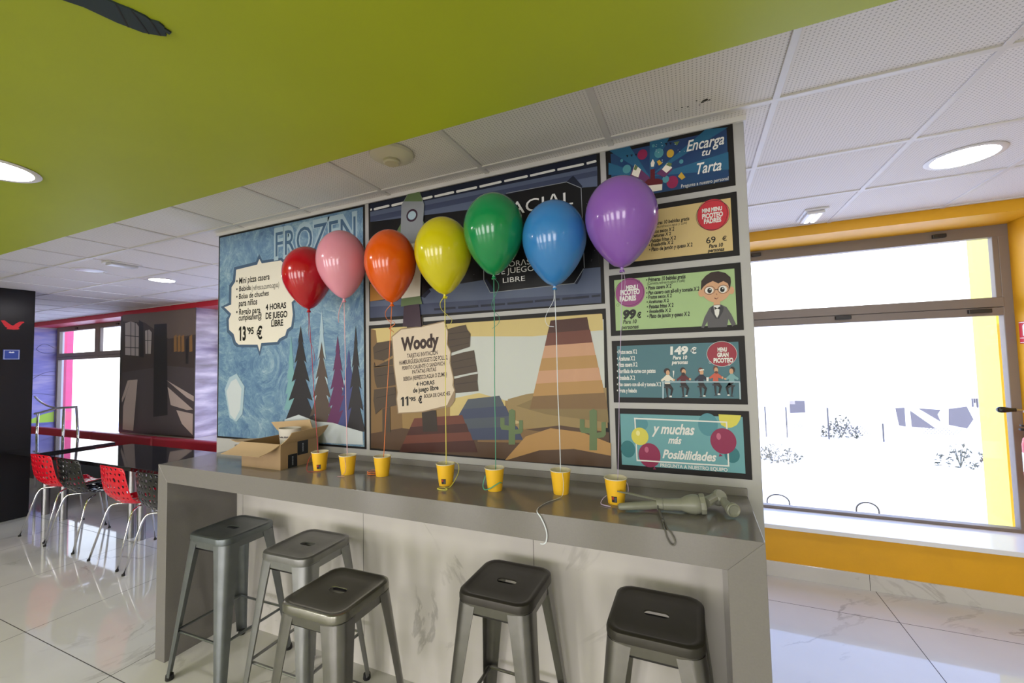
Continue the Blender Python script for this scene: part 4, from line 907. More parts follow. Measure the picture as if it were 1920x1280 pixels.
class Layers:
    """flat printed shapes gathered per part; u,v are metres in the poster's own plane, later shapes lie on earlier ones"""
    def __init__(s, y0, ox, oz): s.y0, s.ox, s.oz, s.k, s.parts = y0, ox, oz, 0, {}
    def add(s, part, color, pts, faces):
        V, Fc, M, I = s.parts.setdefault(part, ([], [], [], []))
        if color not in M: M.append(color)
        b = len(V); y = s.y0 - s.k * 0.00007; s.k += 1
        V += [(x - s.ox, y, z - s.oz) for x, z in pts]
        for f in faces:
            Fc.append(tuple(b + i for i in f)); I.append(M.index(color))
    def poly(s, part, color, pts):
        a = sum(p[0] * q[1] - q[0] * p[1] for p, q in zip(pts, pts[1:] + pts[:1]))
        if a < 0: pts = pts[::-1]
        tris = tessellate_polygon([[Vector((x, z, 0)) for x, z in pts]])
        s.add(part, color, pts, [tuple(t) for t in tris])
    def run(s, items):
        for it in items:
            k, part, c = it[:3]
            if k == 'P': s.poly(part, c, list(it[3]))
            elif k == 'E':
                cx, cz, rx, rz = it[3:7]; s.poly(part, c, [(cx + rx * math.cos(2 * PI * i / 40), cz + rz * math.sin(2 * PI * i / 40)) for i in range(40)])
            elif k == 'R':
                cx, cz, rx, rz, w = it[3:8]; n = 48
                pts = [(cx + rx * math.cos(2 * PI * i / n), cz + rz * math.sin(2 * PI * i / n)) for i in range(n)] + [(cx + (rx - w) * math.cos(2 * PI * i / n), cz + (rz - w) * math.sin(2 * PI * i / n)) for i in range(n)]
                s.add(part, c, pts, [(i, (i + 1) % n, n + (i + 1) % n, n + i) for i in range(n)])
            else:
                t, x0, x1, z0, z1, sh, bo = it[3:10]; tilt = it[10] if len(it) > 10 else 0.0
                V, Fc = text_mesh(t, sh, bo); a = min(v[0] for v in V); b = max(v[0] for v in V)
                fx = (x1 - x0) / (b - a); fz = (z1 - z0) / CAP
                s.add(part, c, [(x0 + (x - a) * fx, z0 + y * fz + (x - a) * fx * tilt) for x, y in V], Fc)
    def build(s, root):
        for part, (V, Fc, M, I) in s.parts.items():
            part = part.split('#')[0]
            me = bpy.data.meshes.new(part); me.from_pydata(V, [], Fc); me.update()
            for c in M: me.materials.append(PM(c))
            me.polygons.foreach_set('material_index', I)
            # all faces look into the room
            bm = bmesh.new(); bm.from_mesh(me)
            for f in bm.faces:
                f.normal_update()
                if f.normal.y > 0: f.normal_flip()
            bm.to_mesh(me); bm.free()
            link(part, me, None, root)

BORDER = mat('poster_border', (0.012, 0.011, 0.011, 1), 0.45, spec=0.2)
def poster(key, label, bg, bw, name='wall_poster'):
    x0, x1, z0, z1 = FRAMES[key]; cx = (x0 + x1) / 2
    t = thing(name, label, 'poster', (cx, 0, z0)); hw = (x1 - x0) / 2; h = z1 - z0
    obj('border', BOX(-hw, hw, -0.003, 0.0, 0, h, 0.0005, 1), BORDER, t)
    obj('print', BOX(-hw + bw, hw - bw, -0.0036, -0.002, bw, h - bw), bg, t)
    L = Layers(-0.0038, cx, z0); L.run(PRINTS[key]); L.build(t)
    return t
flat = lambda k, c: mat('print_bg_' + k, S(*c, gain=PG), 0.4, spec=0.28)
poster('ice', 'large blue ice-patterned poster with a speech bubble priced 13.95 euros', ice_print(), 0.012)
poster('space', 'dark space corridor poster behind the balloons, ending in the word LIBRE', flat('space', (10, 10, 14)), 0.020)
poster('desert', 'tan desert poster with wooden signboards and a parchment priced 11.95 euros', flat('desert', (150, 122, 76)), 0.020)
poster('cake', 'dark blue birthday cake poster, topmost of the right-hand column', grain_print('print_bg_cake', (26, 70, 110), (30, 48, 100), 3), 0.022)
poster('yellow', 'pale yellow menu poster with a red badge and the price 69 euros', flat('yellow', (206, 182, 128)), 0.022)
poster('green', 'light green menu poster with a cartoon boy in glasses and a suit', flat('green', (160, 188, 134)), 0.022)
poster('teal', 'teal menu poster with five drawn people at a bar, priced 149 euros', flat('teal', (70, 114, 126)), 0.022)
poster('more', 'turquoise poster with drawn balloons round a white frame, lowest of its column', flat('more', (104, 160, 168)), 0.022)

# dark hall mural wrapped round the pier on the street wall
mu = thing('pier_mural', 'large dark mural of an empty hall with window light, wrapped round a pier', 'mural', (-4.272, WT, 0.64))
obj('canvas', BOX(-0.945, 0.9455, -0.009, 0, 0.0, 1.79), grain_print('print_mural', (40, 36, 36), (74, 66, 64), 4), mu)
L = Layers(-0.0095, -4.272, 0.64); L.run(PRINTS['mural']); L.build(mu)
def streak_print(name, stops, scale):
    m, n, l, p = nodes(name, 0.3); t = n.new('ShaderNodeTexCoord'); mp = n.new('ShaderNodeMapping'); mp.inputs['Scale'].default_value = (1, 1.0, 5.0); mp.inputs['Rotation'].default_value = (0.25, 0, 0)
    l.new(t.outputs['Object'], mp.inputs[0]); nz = n.new('ShaderNodeTexNoise'); nz.inputs['Scale'].default_value = scale; nz.inputs['Detail'].default_value = 6; l.new(mp.outputs[0], nz.inputs['Vector'])
    r = n.new('ShaderNodeValToRGB'); l.new(nz.outputs['Fac'], r.inputs[0])
    for i, (pos, c) in enumerate(stops):
        e = r.color_ramp.elements[i] if i < 2 else r.color_ramp.elements.new(pos)
        e.position = pos; e.color = S(*c)
    l.new(r.outputs[0], p.inputs['Base Color']); return m
obj('side_print', BOX(0.935, 0.945, 0.0, 0.34, 0.0, 1.79), streak_print('print_mural_side', [(0.25, (110, 98, 106)), (0.75, (222, 210, 218)), (0.5, (160, 148, 168))], 2.0), mu)  # pale lavender tones put the window's daylight into this side's colour
mb = thing('side_mural', 'blue and violet painted mural on the far left window pier', 'mural', (-8.268, 1.92, 0.42))
obj('print', BOX(0, 0.008, -0.17, 0.17, 0.0, 1.99), streak_print('print_violet', [(0.25, (70, 72, 140)), (0.75, (170, 160, 190)), (0.5, (116, 112, 180))], 1.4), mb)
bm = prism(bmesh.new(), [(-0.16, 0.24), (0.16, 0.22), (0.16, 0.42), (0.0, 0.38), (-0.16, 0.30)], 'x', 0.008, 0.0095)
obj('green_shape', bm, mat('print_lime', S(150, 190, 40), 0.3), mb)
bm = bmesh.new()
for pts in ([(0.15, 1.62), (0.0, 1.70), (-0.1, 1.60), (0.02, 1.52), (0.16, 1.55)], [(0.16, 1.18), (0.02, 1.16), (-0.14, 1.05), (-0.17, 1.0)], [(0.16, 1.1), (-0.16, 1.12)], [(0.16, 0.72), (-0.1, 0.78), (-0.17, 0.7)]):
    tube(bm, [(0.009, y, z) for y, z in smooth_path([(a, b, 0) for a, b in pts], 5) for y, z in [(y, z)]] if False else [(0.009, q.x, q.y) for q in smooth_path([(a, b, 0) for a, b in pts], 5)], 0.006, 6, flat=0.3)
obj('strokes', bm, mat('print_ink_violet', S(40, 38, 60), 0.4), mb)

# ------------------------------------------------------------------ bar stools
def sq_loop(bm, hx, hy, r, z, n=56, dx=0.0):
    """rounded-rectangle loop sampled by angle so that loops match one to one"""
    out = []
    for i in range(n):
        a = 2 * PI * (i + 0.5) / n; c, s_ = math.cos(a), math.sin(a)
        t = min(hx / abs(c) if abs(c) > 1e-9 else 1e9, hy / abs(s_) if abs(s_) > 1e-9 else 1e9)
        x, y = c * t, s_ * t
        # pull the corner in onto its arc
        ex, ey = abs(x) - (hx - r), abs(y) - (hy - r)
        if ex > 0 and ey > 0:
            kx, ky = hx - r, hy - r
            # intersection of the ray with the corner circle
            b = c * math.copysign(kx, c) + s_ * math.copysign(ky, s_); cc = kx * kx + ky * ky - r * r
            t = b + math.sqrt(max(0, b * b - cc)); x, y = c * t, s_ * t
        out.append(bm.verts.new((x + dx, y, z)))
    return out
HS = 0.72
def stool_parts():
    P = {}
    bm = bmesh.new(); hx, hy = 0.148, 0.150
    spec = [(hx - 0.004, hy - 0.004, 0.050, HS - 0.030), (hx + 0.001, hy + 0.001, 0.054, HS - 0.030), (hx + 0.001, hy + 0.001, 0.054, HS - 0.012), (hx - 0.001, hy - 0.001, 0.053, HS - 0.004), (hx - 0.007, hy - 0.007, 0.050, HS),
            (hx - 0.015, hy - 0.015, 0.044, HS), (hx - 0.021, hy - 0.021, 0.040, HS - 0.003), (hx - 0.028, hy - 0.028, 0.036, HS - 0.0045), (0.085, 0.085, 0.035, HS - 0.0045), (0.048, 0.028, 0.0180, HS - 0.0045),
            (0.041, 0.0175, 0.0174, HS - 0.0045), (0.040, 0.0160, 0.0159, HS - 0.006), (0.040, 0.0160, 0.0159, HS - 0.009)]
    loops = [sq_loop(bm, *s_) for s_ in spec]
    for a, b in zip(loops, loops[1:]): quadstrip(bm, a, b)
    bmesh.ops.recalc_face_normals(bm, faces=bm.faces[:])
    # underside skin so that the seat has thickness
    P['seat'] = bm
    bm = bmesh.new()
    a = sq_loop(bm, hx - 0.004, hy - 0.004, 0.05, HS - 0.064); b = sq_loop(bm, hx - 0.002, hy - 0.002, 0.05, HS - 0.030); c = sq_loop(bm, hx - 0.007, hy - 0.007, 0.047, HS - 0.030); d = sq_loop(bm, hx - 0.009, hy - 0.009, 0.047, HS - 0.064)
    quadstrip(bm, a, b); quadstrip(bm, b, c); quadstrip(bm, c, d); quadstrip(bm, d, a)
    bmesh.ops.recalc_face_normals(bm, faces=bm.faces[:]); P['apron'] = bm
    def leg(sx_, sy_):
        bm = bmesh.new(); rings = []
        for k in range(9):
            t = k / 8; z = HS - 0.035 - t * (HS - 0.055); off = 0.147 + 0.060 * t; w = 0.082 - 0.045 * t ** 0.8; r = 0.046 - 0.022 * t; th = 0.0035
            prof = [(w, 0)] + [(r - r * math.sin(a), r - r * math.cos(a)) for a in [i * PI / 2 / 7 for i in range(8)]] + [(0, w)]
            def inner(p):
                return [(w, th)] + [(r - (r - th) * math.sin(a), r - (r - th) * math.cos(a)) for a in [i * PI / 2 / 7 for i in range(8)]] + [(th, w)]
            pts = prof + inner(prof)[::-1]
            rings.append([bm.verts.new(((off - p) * sx_, (off - q) * sy_, z)) for p, q in pts])
        for A, B in zip(rings, rings[1:]): quadstrip(bm, A, B)
        bm.faces.new(rings[0]); bm.faces.new(rings[-1][::-1])
        bmesh.ops.recalc_face_normals(bm, faces=bm.faces[:]); return bm
    def rib(sx_, sy_):
        bm = bmesh.new(); A, B = [], []
        pts = []
        for t in (0.62, 0.97):
            off = 0.147 + 0.060 * t - 0.008; z = HS - 0.035 - t * (HS - 0.055); pts.append(((off) * sx_, (off) * sy_, z))
        return tube(bm, [pts[0], ((pts[0][0] * .5 + pts[1][0] * .5), (pts[0][1] * .5 + pts[1][1] * .5), (pts[0][2] + pts[1][2]) / 2), pts[1]], [0.004, 0.006, 0.005], 8)
    for i, (sx_, sy_) in enumerate(((-1, -1), (1, -1), (1, 1), (-1, 1))):
        P['leg%d' % i] = leg(sx_, sy_)
        o = 0.147 + 0.060 - 0.017
        P['foot%d' % i] = lathe(bmesh.new(), [(0.017, 0.0), (0.019, 0.004), (0.017, 0.026)], 14, (o * sx_, o * sy_, 0))
    zb = 0.235; tt = (HS - 0.035 - zb) / (HS - 0.055); ob = 0.147 + 0.060 * tt - 0.017
    for i, (a, b) in enumerate((((-1, -1), (1, -1)), ((1, -1), (1, 1)), ((1, 1), (-1, 1)), ((-1, 1), (-1, -1)))):
        bm = bmesh.new(); dz = 0.0 if i % 2 == 0 else 0.0
        tube(bm, [(a[0] * ob, a[1] * ob, zb + dz), (b[0] * ob, b[1] * ob, zb + dz)], 0.0085, 8, flat=0.62)
        P['bar%d' % i] = bm
    for i, s_ in enumerate((-1, 1)):
        P['under_bar%d' % i] = tube(bmesh.new(), [(-0.138, s_ * 0.118, HS - 0.082), (0.138, s_ * 0.118, HS - 0.082)], 0.006, 8)
    return P
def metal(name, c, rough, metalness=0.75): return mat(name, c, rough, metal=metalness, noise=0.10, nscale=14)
SM = {'blue': (metal('stool_bluegrey', (0.16, 0.18, 0.185, 1), 0.36), metal('stool_bluegrey_leg', (0.19, 0.205, 0.21, 1), 0.38)),
      'grey': (metal('stool_grey', (0.215, 0.215, 0.205, 1), 0.38), metal('stool_grey_leg', (0.28, 0.285, 0.285, 1), 0.38)),
      'gun': (metal('stool_gunmetal', (0.24, 0.235, 0.20, 1), 0.27, 0.95), metal('stool_gunmetal_leg', (0.23, 0.225, 0.215, 1), 0.3, 0.95)),
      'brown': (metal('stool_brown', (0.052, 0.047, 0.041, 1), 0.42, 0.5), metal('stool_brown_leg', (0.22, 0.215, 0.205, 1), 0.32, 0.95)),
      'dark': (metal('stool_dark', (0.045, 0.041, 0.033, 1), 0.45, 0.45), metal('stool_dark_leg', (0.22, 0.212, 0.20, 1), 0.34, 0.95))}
_sp = {}
for k_, bm in stool_parts().items():
    bm.normal_update(); me = bpy.data.meshes.new(k_.rstrip('0123456789')); bm.to_mesh(me); bm.free()
    for p in me.polygons: p.use_smooth = True
    me.set_sharp_from_angle(angle=math.radians(38)); _sp[k_] = me
def stool(x, y, rz, mk, label):
    t = thing('bar_stool', label, 'bar stool', (x, y, 0), rz, 'metal bar stools at the counter')
    seat_m, leg_m = SM[mk]
    nm = {'seat': 'seat', 'apron': 'apron', 'leg': 'leg', 'bar': 'footrest_bar', 'foot': 'foot_cap', 'under_bar': 'seat_brace'}
    legs = {}
    for k_, me0 in _sp.items():
        b = k_.rstrip('0123456789'); me = me0.copy(); me.name = nm[b]
        par = legs.get(k_[-1], t) if b == 'foot' else t
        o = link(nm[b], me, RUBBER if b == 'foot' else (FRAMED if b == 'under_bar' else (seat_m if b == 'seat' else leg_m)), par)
        if b == 'leg': legs[k_[-1]] = o
    return t
stool(0.638, -0.300, 0.03, 'blue', 'blue-grey metal bar stool closest to the left end of the counter')
stool(1.212, -0.312, 0.03, 'grey', 'plain grey metal bar stool, second from the left end of the counter')
stool(1.680, -0.575, 0.02, 'gun', 'shiny gunmetal bar stool pulled out furthest from the counter')
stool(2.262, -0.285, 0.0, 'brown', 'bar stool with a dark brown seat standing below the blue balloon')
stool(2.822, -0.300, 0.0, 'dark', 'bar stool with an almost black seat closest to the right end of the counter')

# ------------------------------------------------------------------ paper cups and balloons
CUPY = mat('cup_yellow', S(240, 178, 40, 1.2), 0.42)
CUPW = mat('cup_inside', (0.80, 0.74, 0.58, 1), 0.5)
DECALB = mat('cup_print_dark', (0.03, 0.022, 0.02, 1), 0.4); DECALR = mat('cup_print_red', S(170, 60, 40), 0.4); DECALG = mat('cup_print_grey', S(80, 84, 92), 0.4)
def on_cup(a0, a1, z0, z1, off, n=6):
    bm = bmesh.new(); R = lambda z: 0.0295 + (0.0400 - 0.0295) * z / 0.09 + off
    A = [bm.verts.new((R(z0) * math.cos(a0 + (a1 - a0) * i / n), R(z0) * math.sin(a0 + (a1 - a0) * i / n), z0)) for i in range(n + 1)]
    B = [bm.verts.new((R(z1) * math.cos(a0 + (a1 - a0) * i / n), R(z1) * math.sin(a0 + (a1 - a0) * i / n), z1)) for i in range(n + 1)]
    quadstrip(bm, A, B, closed=False); return bm
def cup(x, y, label, print_at=None, tilt=0):
    t = thing('paper_cup', label, 'paper cup', (x, y, 1.05), 0, 'yellow paper cups along the counter')
    bm = lathe(bmesh.new(), [(0.0285, 0.003), (0.0285, 0.0), (0.0295, 0.0), (0.0400, 0.090)], 40, cap0=False, cap1=False)
    lathe(bm, [(0.0, 0.004), (0.0285, 0.004)], 40, cap1=False)
    obj('body', bm, CUPY, t, 40)
    obj('lining', lathe(bmesh.new(), [(0.0393, 0.0895), (0.0288, 0.006), (0.0, 0.006)], 40, cap0=False), CUPW, t, 40)
    bm = bmesh.new(); tube(bm, [(0.0404 * math.cos(a), 0.0404 * math.sin(a), 0.0905) for a in [2 * PI * i / 40 for i in range(40)]], 0.0017, 8, closed=True)
    obj('rim', bm, CUPW, t, 180)
    if print_at is not None:
        a = math.radians(print_at)
        o = obj('printed_square', on_cup(a - 0.30, a + 0.30, 0.010, 0.032, 0.0004), DECALB, t)
        obj('red_patch', on_cup(a - 0.27, a - 0.02, 0.020, 0.030, 0.0007), DECALR, o); obj('grey_patch', on_cup(a + 0.02, a + 0.26, 0.012, 0.028, 0.0007), DECALG, o)
    return t
cup(1.202, -0.229, 'yellow paper cup under the red balloon, beside the cardboard box', -52)
cup(1.406, -0.247, 'yellow paper cup under the pink balloon')
cup(1.591, -0.215, 'yellow paper cup under the orange balloon')
cup(1.963, -0.245, 'yellow paper cup under the yellow balloon, ribbon looped at its right', -75)
cup(2.199, -0.244, 'yellow paper cup under the green balloon, wrapped in a dark green ribbon')
cup(2.467, -0.196, 'yellow paper cup under the blue balloon, white ribbon running off the counter')
cup(2.690, -0.238, 'yellow paper cup under the purple balloon, beside the grey-green hand tool', -92)

def latex(name, rgb, g=0.95):
    m = mat('latex_' + name, S(*rgb, gain=g), 0.16, coat=0.35, spec=0.5)
    p = m.node_tree.nodes['Principled BSDF']; p.inputs['Subsurface Weight'].default_value = 0.12; p.inputs['Subsurface Radius'].default_value = (0.05, 0.05, 0.05); p.inputs['Subsurface Scale'].default_value = 0.3
    return m
def helix(c, r, h, turns, ph=0.0, n=14, drift=(0, 0)):
    N = int(turns * n); return [(c[0] + r * math.cos(ph + 2 * PI * turns * i / N) + drift[0] * i / N, c[1] + r * math.sin(ph + 2 * PI * turns * i / N) + drift[1] * i / N, c[2] - h * i / N) for i in range(N + 1)]
def balloon(key, rgb, rib_rgb, ctr, R, ztop, zk, kx, cupx, y, label, tails=(), ribw=0.0018):
    t = thing('balloon', label, 'balloon', (ctr, y, zk), 0, 'seven balloons over the counter')
    LM = latex(key, rgb); RM = mat('ribbon_' + key, S(*rib_rgb, gain=1.2), 0.3)
    h = ztop - zk; a = 0.435 * h; b = h - a; prof = [(0.0075, 0.002)]
    for i in range(1, 19):
        s_ = 1 - i / 18; r = R * math.sqrt(max(0, 1 - s_ * s_)) * (1 - 0.36 * s_ * s_)
        prof.append((max(r, 0.0075), b * (1 - s_)))
    prof[1] = (max(prof[1][0], 0.012), prof[1][1])
    for i in range(1, 15):
        q = i / 14 * PI / 2; prof.append((R * math.cos(q), b + a * math.sin(q)))
    prof[-1] = (0.0, h)
    bm = lathe(bmesh.new(), prof, 56, (0, 0, 0), cap0=True)
    dx = kx - ctr
    for v in bm.verts:
        w = max(0.0, 1 - v.co.z / b) if v.co.z < b else 0
        v.co.x += dx * w * w
    obj('skin', bm, LM, t, 180)
    bm = lathe(bmesh.new(), [(0.0075, 0.003), (0.0045, -0.004), (0.0075, -0.008), (0.0105, -0.014), (0.010, -0.016), (0.003, -0.011)], 16, (dx, 0, 0), cap0=False)
    obj('knot', bm, LM, t, 180)
    bm = bmesh.new(); base = (cupx - ctr, 0.0, 1.062 - zk)
    P0 = Vector((dx, 0, -0.006)); P1 = Vector(base); pts = [P0 + (P1 - P0) * (i / 12) + Vector((0.004 * math.sin(i * 0.9 + R * 90), 0, 0)) * (i / 12) * (1 - i / 12) for i in range(13)]
    tube(bm, pts, ribw, 6)
    tube(bm, [(dx + 0.0055 * math.cos(q), 0.0055 * math.sin(q), -0.005) for q in [2 * PI * i / 12 for i in range(12)]], 0.002, 6, closed=True)
    rb = obj('ribbon', bm, RM, t, 180)
    for pts in tails:
        bm = bmesh.new(); loc = [(px_ - ctr, py_ - y, pz_ - zk) for px_, py_, pz_ in pts]
        tube(bm, smooth_path(loc, 6), 0.0023, 6, flat=0.35)
        obj('ribbon_tail', bm, RM, rb, 180)
    return t
Yc = {'red': -.229, 'pink': -.247, 'orange': -.215, 'yellow': -.245, 'green': -.244, 'blue': -.196, 'purple': -.238}
def coil(cx, cy, z, r, turns=2.2, dz=0.006): return helix((cx, cy, z + turns * dz), r, turns * dz, turns)
balloon('red', (178, 12, 30), (170, 40, 52), 1.113, 0.122, 2.209, 1.876, 1.124, 1.195, Yc['red'], 'red balloon, leftmost of the seven over the counter',
        [[(1.124, -.23, 1.868), (1.128, -.235, 1.80), (1.14, -.24, 1.72), (1.165, -.235, 1.66), (1.170, -.232, 1.60)], [(1.192, -.262, 1.138), (1.175, -.272, 1.11), (1.165, -.275, 1.075), (1.18, -.285, 1.053), (1.215, -.28, 1.053), (1.24, -.262, 1.053), (1.25, -.25, 1.056)]])
balloon('pink', (226, 150, 168), (220, 172, 180), 1.372, 0.120, 2.252, 1.907, 1.387, 1.404, Yc['pink'], 'pale pink balloon between the red and orange balloons',
        [[(1.386, -.25, 1.898), (1.372, -.255, 1.87), (1.362, -.258, 1.83), (1.358, -.255, 1.79)], [(1.425, -.285, 1.135), (1.437, -.29, 1.10), (1.43, -.288, 1.07), (1.415, -.30, 1.053), (1.40, -.305, 1.053), (1.44, -.30, 1.053)]])
balloon('orange', (226, 92, 14), (216, 120, 62), 1.650, 0.121, 2.225, 1.870, 1.657, 1.593, Yc['orange'], 'orange balloon between the pink and yellow balloons',
        [[(1.656, -.22, 1.862), (1.628, -.225, 1.83), (1.632, -.228, 1.80), (1.652, -.222, 1.775)], [(1.640, -.222, 1.79), (1.672, -.235, 1.782), (1.682, -.225, 1.77), (1.655, -.212, 1.758), (1.646, -.222, 1.748), (1.668, -.235, 1.738), (1.674, -.225, 1.728)],
         coil(1.535, -.222, 1.052, 0.022, 2.6, 0.007)])
balloon('yellow', (212, 200, 20), (214, 204, 90), 1.968, 0.126, 2.225, 1.877, 1.973, 1.965, Yc['yellow'], 'bright yellow balloon between the orange and green balloons',
        [[(1.972, -.25, 1.868), (1.955, -.255, 1.84), (1.965, -.258, 1.81), (1.995, -.255, 1.782), (2.01, -.25, 1.765), (2.0, -.248, 1.745), (1.975, -.25, 1.725)], [(1.975, -.248, 1.868), (1.985, -.25, 1.864), (1.99, -.252, 1.868)],
         [(1.99, -.222, 1.142), (2.015, -.225, 1.135), (2.022, -.24, 1.10), (2.01, -.285, 1.056), (1.98, -.30, 1.053), (1.965, -.315, 1.053), (1.99, -.325, 1.053), (2.015, -.315, 1.053), (1.99, -.302, 1.056)]])
balloon('green', (22, 140, 78), (70, 148, 118), 2.220, 0.128, 2.286, 1.939, 2.215, 2.203, Yc['green'], 'dark green balloon between the yellow and blue balloons',
        [[(2.215, -.25, 1.93), (2.238, -.255, 1.905), (2.242, -.258, 1.88), (2.222, -.252, 1.85), (2.206, -.25, 1.82), (2.215, -.252, 1.79), (2.24, -.255, 1.762), (2.235, -.252, 1.735), (2.205, -.25, 1.715)],
         [(2.165, -.262, 1.11), (2.160, -.275, 1.075), (2.175, -.29, 1.062), (2.195, -.285, 1.066), (2.215, -.285, 1.078), (2.235, -.272, 1.09), (2.24, -.26, 1.085)]])
balloon('blue', (58, 132, 200), (206, 212, 220), 2.469, 0.131, 2.228, 1.878, 2.465, 2.468, Yc['blue'], 'sky blue balloon between the green and purple balloons',
        [[(2.464, -.2, 1.87), (2.462, -.206, 1.82), (2.440, -.21, 1.78), (2.425, -.208, 1.745), (2.435, -.206, 1.718), (2.46, -.204, 1.712)],
         [(2.486, -.232, 1.138), (2.490, -.236, 1.10), (2.488, -.245, 1.06), (2.478, -.27, 1.053), (2.452, -.33, 1.053), (2.442, -.39, 1.053), (2.452, -.432, 1.053), (2.468, -.441, 1.04), (2.483, -.441, 1.01), (2.489, -.441, 0.985), (2.486, -.441, 0.962), (2.478, -.442, 0.952), (2.465, -.444, 0.951)]])
balloon('purple', (142, 94, 184), (176, 160, 190), 2.745, 0.133, 2.254, 1.913, 2.741, 2.694, Yc['purple'], 'purple balloon, largest and rightmost of the seven',
        [[(2.741, -.245, 1.905), (2.748, -.248, 1.89), (2.752, -.248, 1.86), (2.746, -.246, 1.82)], [(2.72, -.225, 1.13), (2.732, -.235, 1.12), (2.735, -.24, 1.10), (2.73, -.235, 1.085)], [(2.66, -.262, 1.08), (2.648, -.27, 1.07), (2.642, -.28, 1.055), (2.66, -.29, 1.053), (2.68, -.295, 1.053)]], 0.0013)

# ------------------------------------------------------------------ open cardboard box with a paper sleeve inside
CARD = mat('cardboard', S(158, 132, 100, 1.1), 0.75, noise=0.06, nscale=9); CARDI = mat('cardboard_inside', S(172, 146, 110, 1.1), 0.8); TAPE = mat('black_tape', (0.012, 0.014, 0.02, 1), 0.3)
bx = thing('cardboard_box', 'open brown cardboard box with black tape on the left end of the counter', 'cardboard box', (0.866, -0.19, 1.05), 0.0)
W2, D2, HB, TH = 0.150, 0.118, 0.130, 0.004
bm = bmesh.new(); box(bm, -W2, W2, -D2, D2, 0, TH)
box(bm, -W2, W2, -D2, -D2 + TH, TH, HB); box(bm, -W2, W2, D2 - TH, D2, TH, HB); box(bm, -W2, -W2 + TH, -D2 + TH, D2 - TH, TH, HB); box(bm, W2 - TH, W2, -D2 + TH, D2 - TH, TH, HB)
body = obj('body', bm, CARD, bx)
def flap(quad, name='flap'):
    """a bent sheet given by hinge a-b and free edge c-d"""
    a, b, c, d = [Vector(q) for q in quad]; n = (b - a).cross(d - a).normalized() * 0.0035; bm = bmesh.new(); A, B = [], []
    N = 6
    g = []
    for i in range(N + 1):
        s_ = i / N; row = []
        for j in range(N + 1):
            u = j / N; p = (a * (1 - u) + b * u) * (1 - s_) + (d * (1 - u) + c * u) * s_; p = p + n * (1.6 * math.sin(s_ * PI))
            row.append((bm.verts.new(p), bm.verts.new(p + n)))
        g.append(row)
    for i in range(N):
        for j in range(N):
            for k in (0, 1):
                f = [g[i][j][k], g[i][j + 1][k], g[i + 1][j + 1][k], g[i + 1][j][k]]; bm.faces.new(f if k else f[::-1])
    edge = [g[0][j] for j in range(N + 1)] + [g[i][N] for i in range(1, N + 1)] + [g[N][j] for j in range(N - 1, -1, -1)] + [g[i][0] for i in range(N - 1, 0, -1)]
    for p, q in zip(edge, edge[1:] + edge[:1]): bm.faces.new((p[0], q[0], q[1], p[1]))
    bmesh.ops.recalc_face_normals(bm, faces=bm.faces[:])
    return obj(name, bm, CARDI, bx, 60)
flap([(-W2, -D2, HB), (W2 - 0.004, -D2, HB), (0.120, -0.212, 0.086), (-0.196, -0.200, 0.079)])
flap([(-W2 + .01, D2, HB), (W2 - 0.01, D2, HB), (0.075, 0.128, 0.222), (-0.245, 0.128, 0.196)])
rf = flap([(W2, -D2, HB), (W2, D2, HB), (0.212, 0.130, 0.198), (0.185, -0.082, 0.186)])
flap([(-W2, D2, HB), (-W2, -D2, HB), (-0.292, -0.085, 0.128), (-0.275, 0.105, 0.105)])
bm = bmesh.new()
box(bm, W2 - 0.001, W2 + 0.0008, -0.075, -0.020, 0.0, 0.068); box(bm, W2 - 0.001, W2 + 0.0008, -0.018, 0.048, 0.055, HB)
tp = obj('tape', bm, TAPE, bx)
bm = bmesh.new(); random.seed(8)
for y0, z0 in ((-0.048, 0.012), (0.015, 0.070)):
    for i in range(7): box(bm, W2 + 0.0006, W2 + 0.0012, y0 - 0.003, y0 + 0.004, z0 + i * 0.0065, z0 + i * 0.0065 + random.uniform(0.003, 0.0045))
obj('tape_print', bm, mat('tape_print', (0.35, 0.38, 0.42, 1), 0.4), tp)
bm = bmesh.new()
prism(bm, [(0.035, 0.118), (0.06, 0.124), (0.075, 0.112), (0.092, 0.100), (0.085, 0.100), (0.066, 0.108), (0.055, 0.114)], 'y', -D2 - 0.0008, -D2 + 0.001)
prism(bm, [(-0.128, 0.108), (-0.122, 0.110), (-0.120, 0.098), (-0.126, 0.096)], 'y', -D2 - 0.0008, -D2 + 0.001)
obj('tear', bm, mat('cardboard_tear', (0.02, 0.015, 0.01, 1), 0.8), body)
bm = bmesh.new(); prism(bm, [(-0.134, 0.100), (-0.118, 0.112), (-0.07, 0.104), (-0.045, 0.108), (-0.05, 0.098), (-0.10, 0.096)], 'y', -D2 - 0.0006, -D2 + 0.001)
obj('torn_liner', bm, mat('cardboard_liner', S(214, 196, 166), 0.8), body)
PAPER = mat('white_paper', (0.62, 0.58, 0.52, 1), 0.6)
sl = thing('paper_sleeve', 'white printed paper cup sleeve sticking out of the cardboard box', 'packaging', (0.905, -0.165, 1.0545))
bm = lathe(bmesh.new(), [(0.045, 0.0), (0.060, 0.130), (0.066, 0.185), (0.064, 0.185), (0.058, 0.13), (0.043, 0.002)], 28, cap0=True, cap1=False)
for v in bm.verts: v.co.y *= 0.75
obj('body', bm, PAPER, sl, 40)
bm = bmesh.new(); random.seed(5)
